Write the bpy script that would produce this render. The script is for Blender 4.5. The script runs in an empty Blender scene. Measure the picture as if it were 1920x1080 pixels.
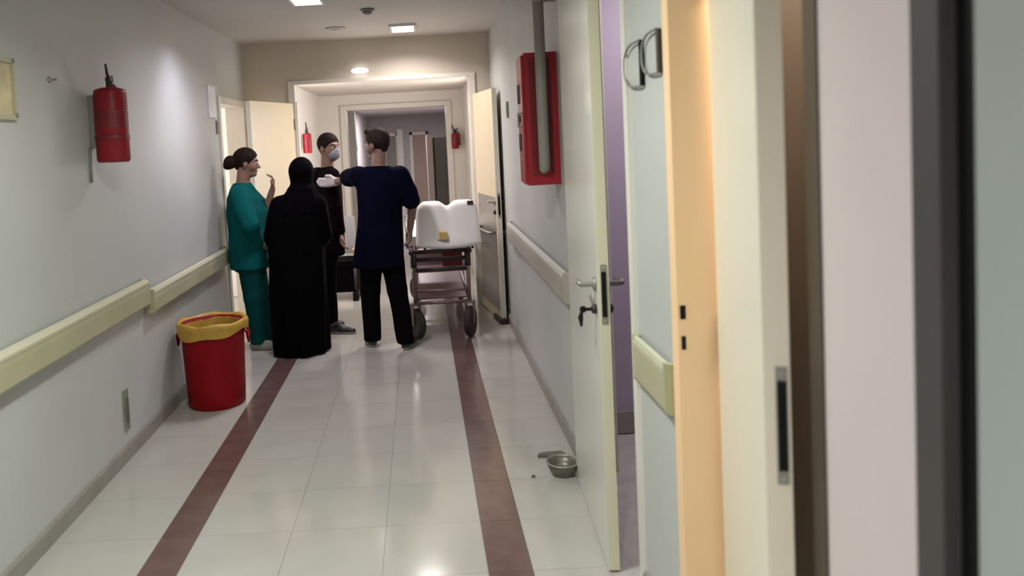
import bpy, bmesh, math, random
import numpy as np
from mathutils import Vector, Matrix

random.seed(7)
scene = bpy.context.scene
COL = scene.collection
PI = math.pi

# ------------------------------------------------------------------ camera, world, exposure
# corridor runs along +Y, X to the right, Z up; the eye is 1.65 m above the floor
PITCH, ROLL, FPX = math.radians(3.5), math.radians(3.0), 1500.0
cam_data = bpy.data.cameras.new('camera')
cam_data.sensor_fit = 'HORIZONTAL'
cam_data.sensor_width = 36.0
cam_data.lens = 36.0 * FPX / 1920.0
cam_data.shift_x = 0.08864
cam_data.shift_y = -0.09551
cam_data.clip_start = 0.05
cam_data.clip_end = 200
cam_data.dof.use_dof = True
cam_data.dof.focus_distance = 5.6
cam_data.dof.aperture_fstop = 2.2
cam = bpy.data.objects.new('camera', cam_data)
COL.objects.link(cam)
_f = Vector((0, math.cos(PITCH), -math.sin(PITCH)))
_u0 = Vector((0, math.sin(PITCH), math.cos(PITCH)))
_r0 = Vector((1, 0, 0))
_r = _r0 * math.cos(ROLL) - _u0 * math.sin(ROLL)
_u = _r0 * math.sin(ROLL) + _u0 * math.cos(ROLL)
cam.matrix_world = Matrix(((_r.x, _u.x, -_f.x, 0), (_r.y, _u.y, -_f.y, 0), (_r.z, _u.z, -_f.z, 1.65), (0, 0, 0, 1)))
scene.camera = cam

world = bpy.data.worlds.new('world')
scene.world = world
world.use_nodes = True
world.node_tree.nodes['Background'].inputs[0].default_value = (0.75, 0.85, 1.0, 1)
world.node_tree.nodes['Background'].inputs[1].default_value = 0.3

scene.view_settings.view_transform = 'Standard'
scene.view_settings.look = 'None'
scene.view_settings.gamma = 1.0
scene.view_settings.use_curve_mapping = False
scene.view_settings.exposure = 0.45
scene.cycles.use_denoising = True
scene.cycles.max_bounces = 8
scene.cycles.sample_clamp_indirect = 6.0


def area(name, loc, size, power, color, rot=(0, 0, 0), spread=180):
    d = bpy.data.lights.new(name, 'AREA')
    d.shape = 'RECTANGLE'
    d.size, d.size_y = size
    d.energy = power
    d.color = color
    d.spread = math.radians(spread)
    o = bpy.data.objects.new(name, d)
    COL.objects.link(o)
    o.location = loc
    o.rotation_euler = rot
    return o


# daylight arriving through the window of the side room
area('side_room_daylight', (-4.28, 7.6, 1.6), (1.5, 1.8), 60, (1.0, 0.96, 0.93), (0, -PI / 2, 0))
area('lobby_fill', (0.585, 8.65, 1.35), (1.6, 0.9), 20, (1.0, 0.95, 0.92), (0, PI / 2, 0))  # unseen fill added on the lobby wall, hidden behind the doorway frame
area('lobby_fill', (-1.255, 8.33, 1.35), (1.6, 0.4), 9, (1.0, 0.95, 0.92), (0, -PI / 2, 0))  # second added fill, lighting the opposite lobby wall

# ------------------------------------------------------------------ materials
MATS = {}


def mat(name, col, rough=0.5, metal=0.0, spec=0.5, noise=0.0, nscale=6.0, bump=0.0, bscale=60.0, emit=0.0,
        coat=0.0, rand=0.0, stretch=(1, 1, 1), col2=None):
    if name in MATS:
        return MATS[name]
    m = bpy.data.materials.new(name)
    m.use_nodes = True
    nt = m.node_tree
    b = nt.nodes['Principled BSDF']
    b.inputs['Base Color'].default_value = (*col, 1)
    b.inputs['Roughness'].default_value = rough
    b.inputs['Metallic'].default_value = metal
    b.inputs['Specular IOR Level'].default_value = spec
    b.inputs['Coat Weight'].default_value = coat
    b.inputs['Coat Roughness'].default_value = 0.15
    if emit:
        b.inputs['Emission Color'].default_value = (*col, 1)
        b.inputs['Emission Strength'].default_value = emit
    src = None
    if noise or bump:
        tc = nt.nodes.new('ShaderNodeTexCoord')
        mp = nt.nodes.new('ShaderNodeMapping')
        mp.inputs['Scale'].default_value = stretch
        nt.links.new(tc.outputs['Object'], mp.inputs['Vector'])
    if noise:
        n = nt.nodes.new('ShaderNodeTexNoise')
        n.inputs['Scale'].default_value = nscale
        n.inputs['Detail'].default_value = 5
        nt.links.new(mp.outputs['Vector'], n.inputs['Vector'])
        r = nt.nodes.new('ShaderNodeValToRGB')
        a = [max(0, c * (1 - noise)) for c in col]
        c2 = col2 if col2 else [min(1, c * (1 + noise)) for c in col]
        r.color_ramp.elements[0].position = 0.3
        r.color_ramp.elements[1].position = 0.7
        r.color_ramp.elements[0].color = (*a, 1)
        r.color_ramp.elements[1].color = (*c2, 1)
        nt.links.new(n.outputs['Fac'], r.inputs['Fac'])
        src = r.outputs['Color']
    if rand:
        oi = nt.nodes.new('ShaderNodeObjectInfo')
        mr = nt.nodes.new('ShaderNodeMapRange')
        mr.inputs['To Min'].default_value = 1 - rand
        mr.inputs['To Max'].default_value = 1 + rand
        nt.links.new(oi.outputs['Random'], mr.inputs['Value'])
        hs = nt.nodes.new('ShaderNodeHueSaturation')
        nt.links.new(mr.outputs['Result'], hs.inputs['Value'])
        if src:
            nt.links.new(src, hs.inputs['Color'])
        else:
            hs.inputs['Color'].default_value = (*col, 1)
        src = hs.outputs['Color']
    if src:
        nt.links.new(src, b.inputs['Base Color'])
    if bump:
        n2 = nt.nodes.new('ShaderNodeTexNoise')
        n2.inputs['Scale'].default_value = bscale
        n2.inputs['Detail'].default_value = 4
        nt.links.new(mp.outputs['Vector'], n2.inputs['Vector'])
        bp = nt.nodes.new('ShaderNodeBump')
        bp.inputs['Strength'].default_value = bump
        bp.inputs['Distance'].default_value = 0.01
        nt.links.new(n2.outputs['Fac'], bp.inputs['Height'])
        nt.links.new(bp.outputs['Normal'], b.inputs['Normal'])
    MATS[name] = m
    return m


WALL = mat('wall_paint', (0.50, 0.505, 0.49), 0.42, noise=0.05, nscale=1.3, bump=0.04, bscale=35)
WALL_GG = mat('wall_paint_grey_green', (0.315, 0.335, 0.325), 0.45, noise=0.04, nscale=1.5)
WALL_LAV = mat('wall_paint_lavender', (0.60, 0.505, 0.52), 0.45, noise=0.04, nscale=1.5)
WALL_TAN = mat('wall_paint_tan', (0.62, 0.555, 0.48), 0.55, noise=0.04, nscale=1.2)
WALL_WHITE = mat('wall_paint_white', (0.78, 0.74, 0.70), 0.5, noise=0.03, nscale=1.2)
WALL_GREY = mat('wall_paint_grey', (0.42, 0.385, 0.39), 0.5, noise=0.05, nscale=1.0)
WALL_PURPLE = mat('wall_paint_purple', (0.42, 0.35, 0.42), 0.55, noise=0.05, nscale=1.5)
CEIL = mat('ceiling_paint', (0.53, 0.50, 0.475), 0.7, noise=0.05, nscale=0.9)
TILE = mat('floor_tile_beige', (0.42, 0.40, 0.365), 0.13, noise=0.05, nscale=3.0, bump=0.015, bscale=4, rand=0.02)
TILE_RED = mat('floor_tile_brown', (0.125, 0.074, 0.066), 0.16, noise=0.12, nscale=9.0, rand=0.05)
GROUT = mat('grout', (0.43, 0.41, 0.375), 0.55, noise=0.1, nscale=12)
BASEB = mat('baseboard_stone', (0.27, 0.255, 0.225), 0.4, noise=0.1, nscale=8)
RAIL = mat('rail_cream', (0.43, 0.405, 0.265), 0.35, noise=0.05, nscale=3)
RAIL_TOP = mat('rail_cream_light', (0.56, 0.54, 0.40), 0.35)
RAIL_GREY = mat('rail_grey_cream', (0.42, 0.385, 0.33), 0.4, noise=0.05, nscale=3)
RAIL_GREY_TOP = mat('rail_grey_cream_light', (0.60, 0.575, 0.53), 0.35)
CREAM = mat('door_cream', (0.70, 0.595, 0.42), 0.3, noise=0.04, nscale=2.0, stretch=(1, 1, 0.15))
CREAM_EDGE = mat('door_cream_edge', (0.66, 0.61, 0.46), 0.35)
CREAM_GREY = mat('door_cream_grey', (0.64, 0.63, 0.575), 0.28, noise=0.04, nscale=2.0, stretch=(1, 1, 0.15))
CREAM_PALE = mat('door_cream_pale', (0.79, 0.75, 0.655), 0.28, noise=0.04, nscale=2.0, stretch=(1, 1, 0.15))
EDGE = mat('door_edge_grey_cream', (0.76, 0.67, 0.56), 0.4, noise=0.06, nscale=5, stretch=(1, 1, 0.1))
ORANGE = mat('jamb_orange', (0.92, 0.62, 0.37), 0.4, noise=0.08, nscale=3, stretch=(1, 1, 0.08))  # orange with faint streaks running up the jamb
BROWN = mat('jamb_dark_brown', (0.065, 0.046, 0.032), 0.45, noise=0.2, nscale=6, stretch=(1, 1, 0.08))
TRIM_WHITE = mat('trim_white', (0.74, 0.70, 0.64), 0.45, noise=0.03, nscale=3)
DARK_TRIM = mat('trim_dark_grey', (0.055, 0.048, 0.05), 0.5, noise=0.1, nscale=4)
BLACK = mat('black_rubber', (0.004, 0.004, 0.004), 0.6, spec=0.2)
STEEL = mat('steel', (0.55, 0.53, 0.50), 0.32, 0.9, noise=0.05, nscale=20)
STEEL_DULL = mat('steel_dull', (0.34, 0.32, 0.29), 0.45, 0.7, noise=0.08, nscale=15)
RED = mat('red_paint', (0.36, 0.012, 0.022), 0.35, noise=0.08, nscale=6)
RED_EXT = mat('red_paint_deep', (0.25, 0.010, 0.020), 0.4, noise=0.08, nscale=6, spec=0.3)
RED_DARK = mat('red_paint_dark', (0.18, 0.008, 0.014), 0.4)
RED_BIN = mat('red_plastic', (0.23, 0.0005, 0.004), 0.5, spec=0.2, noise=0.06, nscale=5)
YELLOW_BAG = mat('yellow_bag', (0.46, 0.27, 0.035), 0.45, noise=0.15, nscale=14, bump=0.25, bscale=18)
PIPE = mat('pipe_grey', (0.30, 0.275, 0.25), 0.45, noise=0.06, nscale=5)
EMIT = mat('lamp_diffuser', (1.0, 0.96, 0.92), 0.5, emit=7.0)
PLASTIC_W = mat('plastic_white', (0.72, 0.71, 0.70), 0.4)
PLASTIC_G = mat('plastic_grey', (0.22, 0.21, 0.20), 0.45)
PAPER = mat('paper', (0.74, 0.73, 0.76), 0.7)
NOTICE = mat('notice_cream', (0.58, 0.48, 0.30), 0.6, noise=0.25, nscale=9)
BOWL = mat('bowl_metal', (0.16, 0.145, 0.115), 0.38, 0.45, noise=0.15, nscale=10)
SCRAP = mat('scrap_grey', (0.12, 0.11, 0.085), 0.7, noise=0.2, nscale=20)
FITTING_SHADOW = mat('fitting_shadow_grey_green', (0.20, 0.21, 0.17), 0.5, noise=0.2, nscale=12)  # for the low wall plate and the extinguishers' modelled shadow

SKIN = mat('skin_warm', (0.30, 0.165, 0.12), 0.5, noise=0.06, nscale=12)
SKIN_D = mat('skin_tan', (0.20, 0.11, 0.085), 0.5, noise=0.06, nscale=12)
HAIR = mat('hair_dark', (0.018, 0.010, 0.009), 0.7, noise=0.4, nscale=60, bump=0.2, bscale=140, stretch=(1, 1, 0.3), spec=0.12)
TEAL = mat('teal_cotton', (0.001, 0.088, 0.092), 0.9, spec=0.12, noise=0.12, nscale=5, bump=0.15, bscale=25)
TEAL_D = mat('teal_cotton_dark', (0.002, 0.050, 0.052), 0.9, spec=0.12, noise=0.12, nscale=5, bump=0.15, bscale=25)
NAVY = mat('navy_cotton', (0.0022, 0.0025, 0.011), 0.85, noise=0.15, nscale=5, bump=0.15, bscale=25, spec=0.04)
NAVY_D = mat('navy_cotton_dark', (0.0030, 0.0022, 0.0030), 0.85, noise=0.15, nscale=5, bump=0.15, bscale=25, spec=0.04)
ABAYA = mat('black_crepe', (0.0014, 0.0010, 0.0017), 0.8, noise=0.15, nscale=4, spec=0.04)
MAROON = mat('dark_plum_cotton', (0.005, 0.0022, 0.0035), 0.85, noise=0.15, nscale=5, bump=0.15, bscale=25, spec=0.04)
SHOE = mat('shoe_black', (0.010, 0.008, 0.007), 0.4)
SHOE_W = mat('shoe_sole', (0.30, 0.28, 0.27), 0.6)
GLOVE = mat('glove_white', (0.66, 0.58, 0.60), 0.6)
MASK = mat('mask_pale', (0.30, 0.30, 0.33), 0.8)
EYE = mat('eye_white', (0.6, 0.58, 0.55), 0.3)
IRIS = mat('iris_dark', (0.01, 0.006, 0.004), 0.2)
LIP = mat('lip', (0.26, 0.09, 0.08), 0.5)

SHEET = mat('white_vinyl', (0.92, 0.86, 0.86), 0.5, noise=0.04, nscale=4, bump=0.1, bscale=9)
FRAME_M = mat('frame_mauve', (0.20, 0.12, 0.125), 0.4, 0.2, noise=0.1, nscale=10)
FRAME_D = mat('frame_dark', (0.035, 0.02, 0.022), 0.5, 0.2)
TYRE = mat('tyre', (0.022, 0.014, 0.012), 0.7)
HUB = mat('hub', (0.20, 0.15, 0.14), 0.5, 0.3)
REDBAG = mat('red_bag', (0.20, 0.018, 0.022), 0.6, noise=0.15, nscale=9)
LABEL_Y = mat('label_yellow', (0.62, 0.42, 0.10), 0.5)
CUPB = mat('cupboard_grey_green', (0.22, 0.215, 0.18), 0.5, noise=0.06, nscale=3)
CUPB_W = mat('cupboard_white', (0.78, 0.70, 0.62), 0.5)
DOOR_TAN = mat('far_door_tan', (0.36, 0.26, 0.22), 0.5, noise=0.08, nscale=2)
SEAT_G = mat('chair_grey', (0.25, 0.235, 0.235), 0.7)
SEAT_T = mat('chair_tan', (0.36, 0.21, 0.14), 0.6)


# ------------------------------------------------------------------ mesh helpers
def finish(name, bm, m, parent=None, loc=(0, 0, 0), smooth=False, bevel=0.0):
    if bevel:
        bmesh.ops.bevel(bm, geom=[e for e in bm.edges if e.calc_face_angle(0) > 0.6], offset=bevel, segments=2,
                        affect='EDGES', clamp_overlap=True)
    bmesh.ops.recalc_face_normals(bm, faces=bm.faces)
    me = bpy.data.meshes.new(name)
    bm.to_mesh(me)
    bm.free()
    if smooth:
        for p in me.polygons:
            p.use_smooth = True
    me.materials.append(m)
    o = bpy.data.objects.new(name, me)
    COL.objects.link(o)
    o.location = loc
    if parent:
        o.parent = parent
    return o


def NB():
    return bmesh.new()


def box(bm, x0, x1, y0, y1, z0, z1):
    v = [bm.verts.new((x, y, z)) for x in (x0, x1) for y in (y0, y1) for z in (z0, z1)]
    for f in ((0, 1, 3, 2), (4, 6, 7, 5), (0, 4, 5, 1), (2, 3, 7, 6), (0, 2, 6, 4), (1, 5, 7, 3)):
        bm.faces.new([v[i] for i in f])


def boxes(*bs):
    bm = NB()
    for b in bs:
        box(bm, *b)
    return bm


def tube(bm, pts, r, n=12, cap=True):
    pts = [Vector(p) for p in pts]
    rs = r if isinstance(r, (list, tuple)) else [r] * len(pts)
    rings = []
    ref = None
    for i, p in enumerate(pts):
        t = (pts[min(i + 1, len(pts) - 1)] - pts[max(i - 1, 0)]).normalized()
        if ref is None:
            ref = Vector((0, 0, 1)) if abs(t.z) < 0.9 else Vector((1, 0, 0))
        a = (ref - t * ref.dot(t)).normalized()
        ref = a
        b = t.cross(a)
        rings.append([bm.verts.new(p + (a * math.cos(2 * PI * k / n) + b * math.sin(2 * PI * k / n)) * rs[i]) for k in range(n)])
    for i in range(len(rings) - 1):
        for k in range(n):
            bm.faces.new((rings[i][k], rings[i][(k + 1) % n], rings[i + 1][(k + 1) % n], rings[i + 1][k]))
    if cap:
        bm.faces.new(rings[0])
        bm.faces.new(rings[-1])
    return bm


def lathe(bm, prof, c=(0, 0, 0), n=32, axis='Z', wob=None, cap=True):
    rings = []
    for r, z in prof:
        ring = []
        for k in range(n):
            a = 2 * PI * k / n
            rr = r * (1 + (wob(a, z) if wob else 0))
            p = (rr * math.cos(a), rr * math.sin(a), z)
            if axis == 'X':
                p = (p[2], p[0], p[1])
            elif axis == 'Y':
                p = (p[0], p[2], p[1])
            ring.append(bm.verts.new((p[0] + c[0], p[1] + c[1], p[2] + c[2])))
        rings.append(ring)
    for i in range(len(rings) - 1):
        for k in range(n):
            bm.faces.new((rings[i][k], rings[i][(k + 1) % n], rings[i + 1][(k + 1) % n], rings[i + 1][k]))
    if not cap:
        return bm
    if prof[0][0] > 1e-6:
        bm.faces.new(rings[0])
    if prof[-1][0] > 1e-6:
        bm.faces.new(rings[-1])
    return bm


def prism(bm, poly, a0, a1, plane='XZ'):
    """extrude a 2D outline: plane XZ along Y, YZ along X, XY along Z"""
    def P(u, v, w):
        return {'XZ': (u, w, v), 'YZ': (w, u, v), 'XY': (u, v, w)}[plane]
    A = [bm.verts.new(P(u, v, a0)) for u, v in poly]
    B = [bm.verts.new(P(u, v, a1)) for u, v in poly]
    n = len(poly)
    for i in range(n):
        bm.faces.new((A[i], A[(i + 1) % n], B[(i + 1) % n], B[i]))
    bm.faces.new(A)
    bm.faces.new(B)
    return bm


def empty(name, loc):
    o = bpy.data.objects.new(name, None)
    o.empty_display_size = 0.1
    COL.objects.link(o)
    o.location = loc
    return o


def tag(o, label, cat, group=None):
    o['label'] = label
    o['category'] = cat
    if group:
        o['group'] = group
    return o


def struct(o, label=None, cat=None):
    o['kind'] = 'structure'
    if label:
        o['label'] = label
    if cat:
        o['category'] = cat
    return o


# ------------------------------------------------------------------ the setting
XL, XR, CZ = -1.68, 0.73, 2.68       # corridor walls and ceiling
T = 0.15                              # wall thickness
PY = 7.9                              # cross wall with the double doors

fl = struct(finish('floor', boxes((-4.4, 2.6, -3.2, 27.2, -0.10, -0.006)), GROUT), 'pale glossy tiled corridor floor with two brown stripes', 'floor')
cols = [(-1.68, -1.20, TILE), (-1.20, -1.04, TILE_RED), (-1.04, -0.633, TILE), (-0.633, -0.226, TILE), (-0.226, 0.18, TILE),
        (0.18, 0.35, TILE_RED), (0.35, 0.73, TILE)]
ROW = 0.41
for x0, x1, m in cols:
    nm = 'stripe_tile' if m is TILE_RED else 'floor_tile'
    src = None
    for k in range(27):
        y0 = 0.9 + ROW * k
        if src is None:
            src = finish(nm, boxes((x0 + 0.0009, x1 - 0.0009, 0.0009, ROW - 0.0009, -0.006, 0.0)), m, fl, (0, y0, 0), bevel=0.0005)
        else:
            c = src.copy()
            COL.objects.link(c)
            c.location = (0, y0, 0)
            c.parent = fl
finish('distant_tiling', boxes((-1.68, 0.73, 0.9 + 27 * ROW, 27, -0.006, 0.0)), TILE, fl)['kind'] = 'stuff'
finish('doorstep_tiling', boxes((-1.68, 0.73, -3.1, 0.898, -0.006, 0.0)), TILE, fl)['kind'] = 'stuff'

struct(finish('ceiling', boxes((-1.9, 1.0, -3.2, 7.9, CZ, CZ + 0.1)), CEIL), 'dull plaster corridor ceiling', 'ceiling')
struct(finish('wall_left', boxes((XL - T, XL, -3.2, 6.82, 0, CZ), (XL - T, XL, 6.82, 7.74, 2.08, CZ), (XL - T, XL, 7.74, 7.9, 0, CZ)), WALL), 'pale grey green painted corridor wall', 'wall')
# right wall with its two door openings
OA = (2.80, 3.80)
OC = (1.50, 2.33)
HD = 2.34
struct(finish('wall_right', boxes((XR, XR + T, OC[1], OA[0], 0, CZ), (XR, XR + T, OA[1], 7.9, 0, CZ),
                                  (XR, XR + T, OC[0], OC[1], HD, CZ), (XR, XR + T, OA[0], OA[1], HD, CZ)), WALL), 'pale grey painted corridor wall with open doors', 'wall')
struct(finish('wall_near_right', boxes((XR - 0.004, XR + T, 1.17, OC[0] - 0.05, 0, CZ)), WALL_LAV), 'pinkish lavender wall pier beside the cream door', 'wall')
struct(finish('wall_near', boxes((XR, XR + T, -3.2, 1.05, 0, CZ)), WALL_GG), 'plain grey green wall beyond the black joint', 'wall')
struct(finish('wall_back', boxes((-1.9, 1.0, -3.2, -3.05, 0, CZ)), WALL))

# cross wall (portal) with the fire doors
PX0, PX1, PZ = -1.25, 0.58, 2.30
struct(finish('wall_far', boxes((XL - T, PX0, PY, PY + 0.2, 0, CZ), (PX1, XR + T, PY, PY + 0.2, 0, CZ), (PX0, PX1, PY, PY + 0.2, PZ, CZ)), WALL_TAN), 'tan cross wall above the open double doors', 'wall')
bm = boxes((PX0, PX0 + 0.06, PY - 0.02, PY + 0.22, 0, PZ), (PX1 - 0.06, PX1, PY - 0.02, PY + 0.22, 0, PZ), (PX0 + 0.061, PX1 - 0.061, PY - 0.02, PY + 0.22, PZ - 0.035, PZ))
struct(finish('trim_1', bm, TRIM_WHITE, bevel=0.006), 'white frame of the wide corridor doorway', 'trim')

# lobby behind the first doorway
L2X0, L2X1, L2Z, P2Y = -1.27, 0.60, 2.30, 10.5
struct(finish('wall_lobby_left', boxes((L2X0 - T, L2X0, PY + 0.2, P2Y, 0, L2Z)), WALL_WHITE))
struct(finish('wall_lobby_right', boxes((L2X1, L2X1 + T, PY + 0.2, P2Y, 0, L2Z)), WALL_WHITE))
struct(finish('ceiling_lobby', boxes((L2X0 - T, L2X1 + T, PY + 0.2, P2Y, L2Z, L2Z + 0.1)), WALL_TAN))
Q0, Q1, QZ = -1.00, 0.44, 2.16
struct(finish('wall_lobby_far', boxes((L2X0 - T, Q0, P2Y, P2Y + 0.2, 0, L2Z + .1), (Q1, L2X1 + T, P2Y, P2Y + 0.2, 0, L2Z + .1), (Q0, Q1, P2Y, P2Y + 0.2, QZ, L2Z + .1)), WALL_WHITE))
bm = boxes((Q0, Q0 + 0.07, P2Y - 0.03, P2Y + 0.22, 0, QZ), (Q1 - 0.07, Q1, P2Y - 0.03, P2Y + 0.22, 0, QZ), (Q0 + 0.071, Q1 - 0.071, P2Y - 0.03, P2Y + 0.22, QZ - 0.06, QZ))
struct(finish('trim_2', bm, TRIM_WHITE, bevel=0.006), 'white frame of the farther doorway', 'trim')
# far corridor
F0, F1, FZ, FY = -1.10, 0.72, 2.24, 18.0
struct(finish('wall_deep_left', boxes((F0 - T, F0, P2Y + 0.2, FY, 0, FZ)), WALL_GREY))
struct(finish('wall_deep_right', boxes((F1, F1 + T, P2Y + 0.2, FY, 0, FZ)), WALL_GREY))
struct(finish('ceiling_deep', boxes((F0 - T, F1 + T, P2Y + 0.2, FY + .2, FZ, FZ + 0.1)), WALL_GREY))
struct(finish('wall_end', boxes((F0 - T, F1 + T, FY, FY + 0.2, 0, FZ)), WALL_GREY))

# side room on the left (bright), seen through its doorway
struct(finish('wall_side_room', boxes((-4.4, XL - T, 9.0, 9.1, 0, CZ), (-4.4, XL - T, 5.5, 5.6, 0, CZ), (-4.4, -4.3, 5.6, 9.0, 0, CZ), (XL - T, XL - T + .1, 7.9, 9.1, 0, CZ)), WALL_WHITE))
fb = boxes((-4.3, -4.26, 6.62, 6.70, 0.8, 2.4), (-4.3, -4.26, 8.5, 8.58, 0.8, 2.4), (-4.3, -4.26, 6.701, 8.499, 0.8, 0.85), (-4.3, -4.26, 6.701, 8.499, 2.35, 2.4), (-4.27, -4.25, 7.58, 7.62, 0.851, 2.349))
struct(finish('window_1', fb, TRIM_WHITE), 'white framed window of the bright side room', 'window')
struct(finish('ceiling_side_room', boxes((-4.4, XL - T, 5.5, 9.1, CZ, CZ + 0.1)), WALL_WHITE))
bm = boxes((XL - T - .01, XL + 0.015, 6.78, 6.84, 0, 2.12), (XL - T - .01, XL + 0.015, 7.72, 7.78, 0, 2.12), (XL - T - .01, XL + 0.015, 6.841, 7.719, 2.06, 2.12))
struct(finish('trim_3', bm, TRIM_WHITE, bevel=0.005), 'white frame of the bright side room doorway', 'trim')

# rooms on the right behind the ajar doors
struct(finish('wall_purple_room', boxes((XR + T, 2.5, 4.3, 4.4, 0, CZ), (2.4, 2.5, 2.45, 4.3, 0, CZ), (XR + T, 2.5, 2.4, 2.5, 0, CZ)), WALL_PURPLE))
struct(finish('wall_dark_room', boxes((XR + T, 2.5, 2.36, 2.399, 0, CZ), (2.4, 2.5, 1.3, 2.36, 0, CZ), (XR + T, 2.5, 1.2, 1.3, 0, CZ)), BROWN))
struct(finish('ceiling_right_rooms', boxes((XR + T, 2.5, 1.2, 4.4, CZ, CZ + 0.1)), WALL_GREY))
finish('baseboard_purple_room', boxes((XR + T, 2.4, 4.28, 4.3, 0, 0.12)), BASEB)['kind'] = 'structure'

# baseboards (stone skirting)
def skirting(name, spans, x, sgn):
    bm = NB()
    for y0, y1 in spans:
        prism(bm, [(x, 0), (x + sgn * 0.016, 0), (x + sgn * 0.016, 0.075), (x + sgn * 0.008, 0.088), (x, 0.088)], y0, y1, 'XZ')
    struct(finish(name, bm, BASEB), 'low stone skirting along the wall', 'baseboard')


skirting('baseboard_left', [(-3, 6.78)], XL, 1)
skirting('baseboard_right', [(OC[1] + .06, OA[0] - .05), (OA[1] + .06, 7.88)], XR, -1)
skirting('baseboard_near_right', [(-3, 0.95)], XR, -1)

# dark frame and black joint of the nearest opening on the right, pale leaf beyond
struct(finish('trim_4', boxes((XR - 0.012, XR + T, 1.105, 1.168, 0, CZ)), DARK_TRIM, bevel=0.004), 'dark grey metal frame post beside the pinkish wall', 'trim')
struct(finish('trim_5', boxes((XR + 0.012, XR + T, 1.05, 1.104, 0, CZ)), BLACK), 'black rubber joint beside the dark metal post', 'trim')

# ------------------------------------------------------------------ doors
def leaf_frame(hx, hy, fx, fy):
    """matrix for a leaf: local +X from hinge to free edge, local Y towards the room, Z up"""
    d = Vector((fx - hx, fy - hy, 0))
    L = d.length
    a = math.atan2(d.y, d.x)
    return L, Matrix.Translation((hx, hy, 0)) @ Matrix.Rotation(a, 4, 'Z')


def lever(bm, x, y, z, side, direction, reach=0.055, ln=0.12):
    # rosette, neck, lever arm
    bm2 = bm
    lathe(bm2, [(0.0, 0), (0.026, 0), (0.026, side * 0.008), (0.011, side * 0.012), (0.010, side * reach), (0.0, side * reach)], (x, y, z), 16, 'Y')
    tube(bm2, [(x, y + side * reach, z), (x + direction * 0.03, y + side * (reach + .004), z), (x + direction * ln, y + side * (reach - 0.006), z - 0.004)], [0.0095, 0.0095, 0.008], 10)


def make_door(name, frame_bm, frame_m, hinge, free, height, thick, face_m, edge_m, label, lever_face=1, keys=False, plate_z=1.06, kick=None, plate_h=0.22, rosettes=True, plate_y=0.0):
    fr = struct(finish(name, frame_bm, frame_m, bevel=0.004), label, 'door')
    L, M = leaf_frame(*hinge, *free)
    lf = finish('door_leaf', boxes((0.0, L - 0.004, -thick / 2, thick / 2, 0.008, height)), face_m, fr, bevel=0.003)
    lf.matrix_basis = M
    finish('leaf_edge', boxes((L - 0.0045, L + 0.001, -thick / 2 + .001, thick / 2 - .001, 0.009, height - .001)), edge_m, lf)
    # mortise lock plate on the free edge
    y0 = plate_y
    finish('lock_plate', boxes((L + 0.001, L + 0.0035, y0 - 0.011, y0 + 0.011, plate_z - plate_h / 2, plate_z + plate_h / 2)), STEEL_DULL, lf, bevel=0.001)
    finish('latch_bolt', boxes((L + 0.0034, L + 0.0065, y0 - 0.0085, y0 + 0.0085, plate_z - plate_h * 0.38, plate_z + plate_h * 0.38)), BLACK, lf, bevel=0.001)
    for sc in (-1, 1):
        bm = NB()
        lathe(bm, [(0.0, 0), (0.004, 0), (0.0035, 0.0015), (0, 0.0016)], (L + 0.0035, y0, plate_z + sc * plate_h * 0.45), 10, 'X')
        finish('screw', bm, STEEL, lf)
    if rosettes:
        for side in (-1, 1):
            bm = NB()
            lever(bm, L - 0.055, side * thick / 2, plate_z + 0.03, side, -1)
            finish('lever_handle', bm, STEEL_DULL, lf, smooth=True)
            bm = NB()
            lathe(bm, [(0, 0), (0.018, 0), (0.018, side * 0.014), (0.009, side * 0.020), (0, side * 0.020)], (L - 0.055, side * thick / 2, plate_z - 0.065), 16, 'Y')
            finish('key_cylinder', bm, FRAME_D, lf, smooth=True)
    if keys:
        s = lever_face
        y = s * (thick / 2)
        bm = NB()
        box(bm, L - 0.057, L - 0.053, y + s * 0.018, y + s * 0.045, plate_z - 0.071, plate_z - 0.059) if s > 0 else box(bm, L - 0.057, L - 0.053, y - 0.045, y - 0.018, plate_z - 0.071, plate_z - 0.059)
        lathe(bm, [(0, 0), (0.013, 0), (0.013, 0.003), (0, 0.003)], (L - 0.0565, y + s * 0.05, plate_z - 0.065), 12, 'X')
        tube(bm, [(L - 0.055, y + s * 0.055, plate_z - 0.07), (L - 0.057, y + s * 0.06, plate_z - 0.095), (L - 0.055, y + s * 0.058, plate_z - 0.13)], [0.004, 0.010, 0.004], 8)
        finish('hanging_key', bm, BLACK, lf)
    for hz in (0.25, height / 2, height - 0.2):
        bm = NB()
        tube(bm, [(-0.004, thick / 2 + 0.006, hz - 0.05), (-0.004, thick / 2 + 0.006, hz + 0.05)], 0.008, 10)
        finish('hinge', bm, STEEL_DULL, lf, smooth=True)
    if kick:
        k0, k1, side = kick
        finish('kick_plate', boxes((0.05, L - 0.05, min(side * thick / 2, side * (thick / 2 + 0.003)), max(side * thick / 2, side * (thick / 2 + 0.003)), k0, k1)), STEEL_DULL, lf)
    return fr, lf


# ajar door with keys in the lock (far right one)
fb = boxes((XR - 0.012, XR + T + .01, OA[0] - 0.05, OA[0], 0, HD), (XR - 0.012, XR + T + .01, OA[1], OA[1] + 0.05, 0, HD), (XR - 0.012, XR + T + .01, OA[0] - 0.05, OA[1] + 0.05, HD + 0.001, HD + 0.05))
make_door('door_1', fb, TRIM_WHITE, (0.700, 3.77), (0.650, 2.905), HD - 0.01, 0.042, CREAM_GREY, CREAM_EDGE, 'cream door ajar with keys hanging from its lock', lever_face=-1, keys=True, plate_z=1.055)
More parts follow.
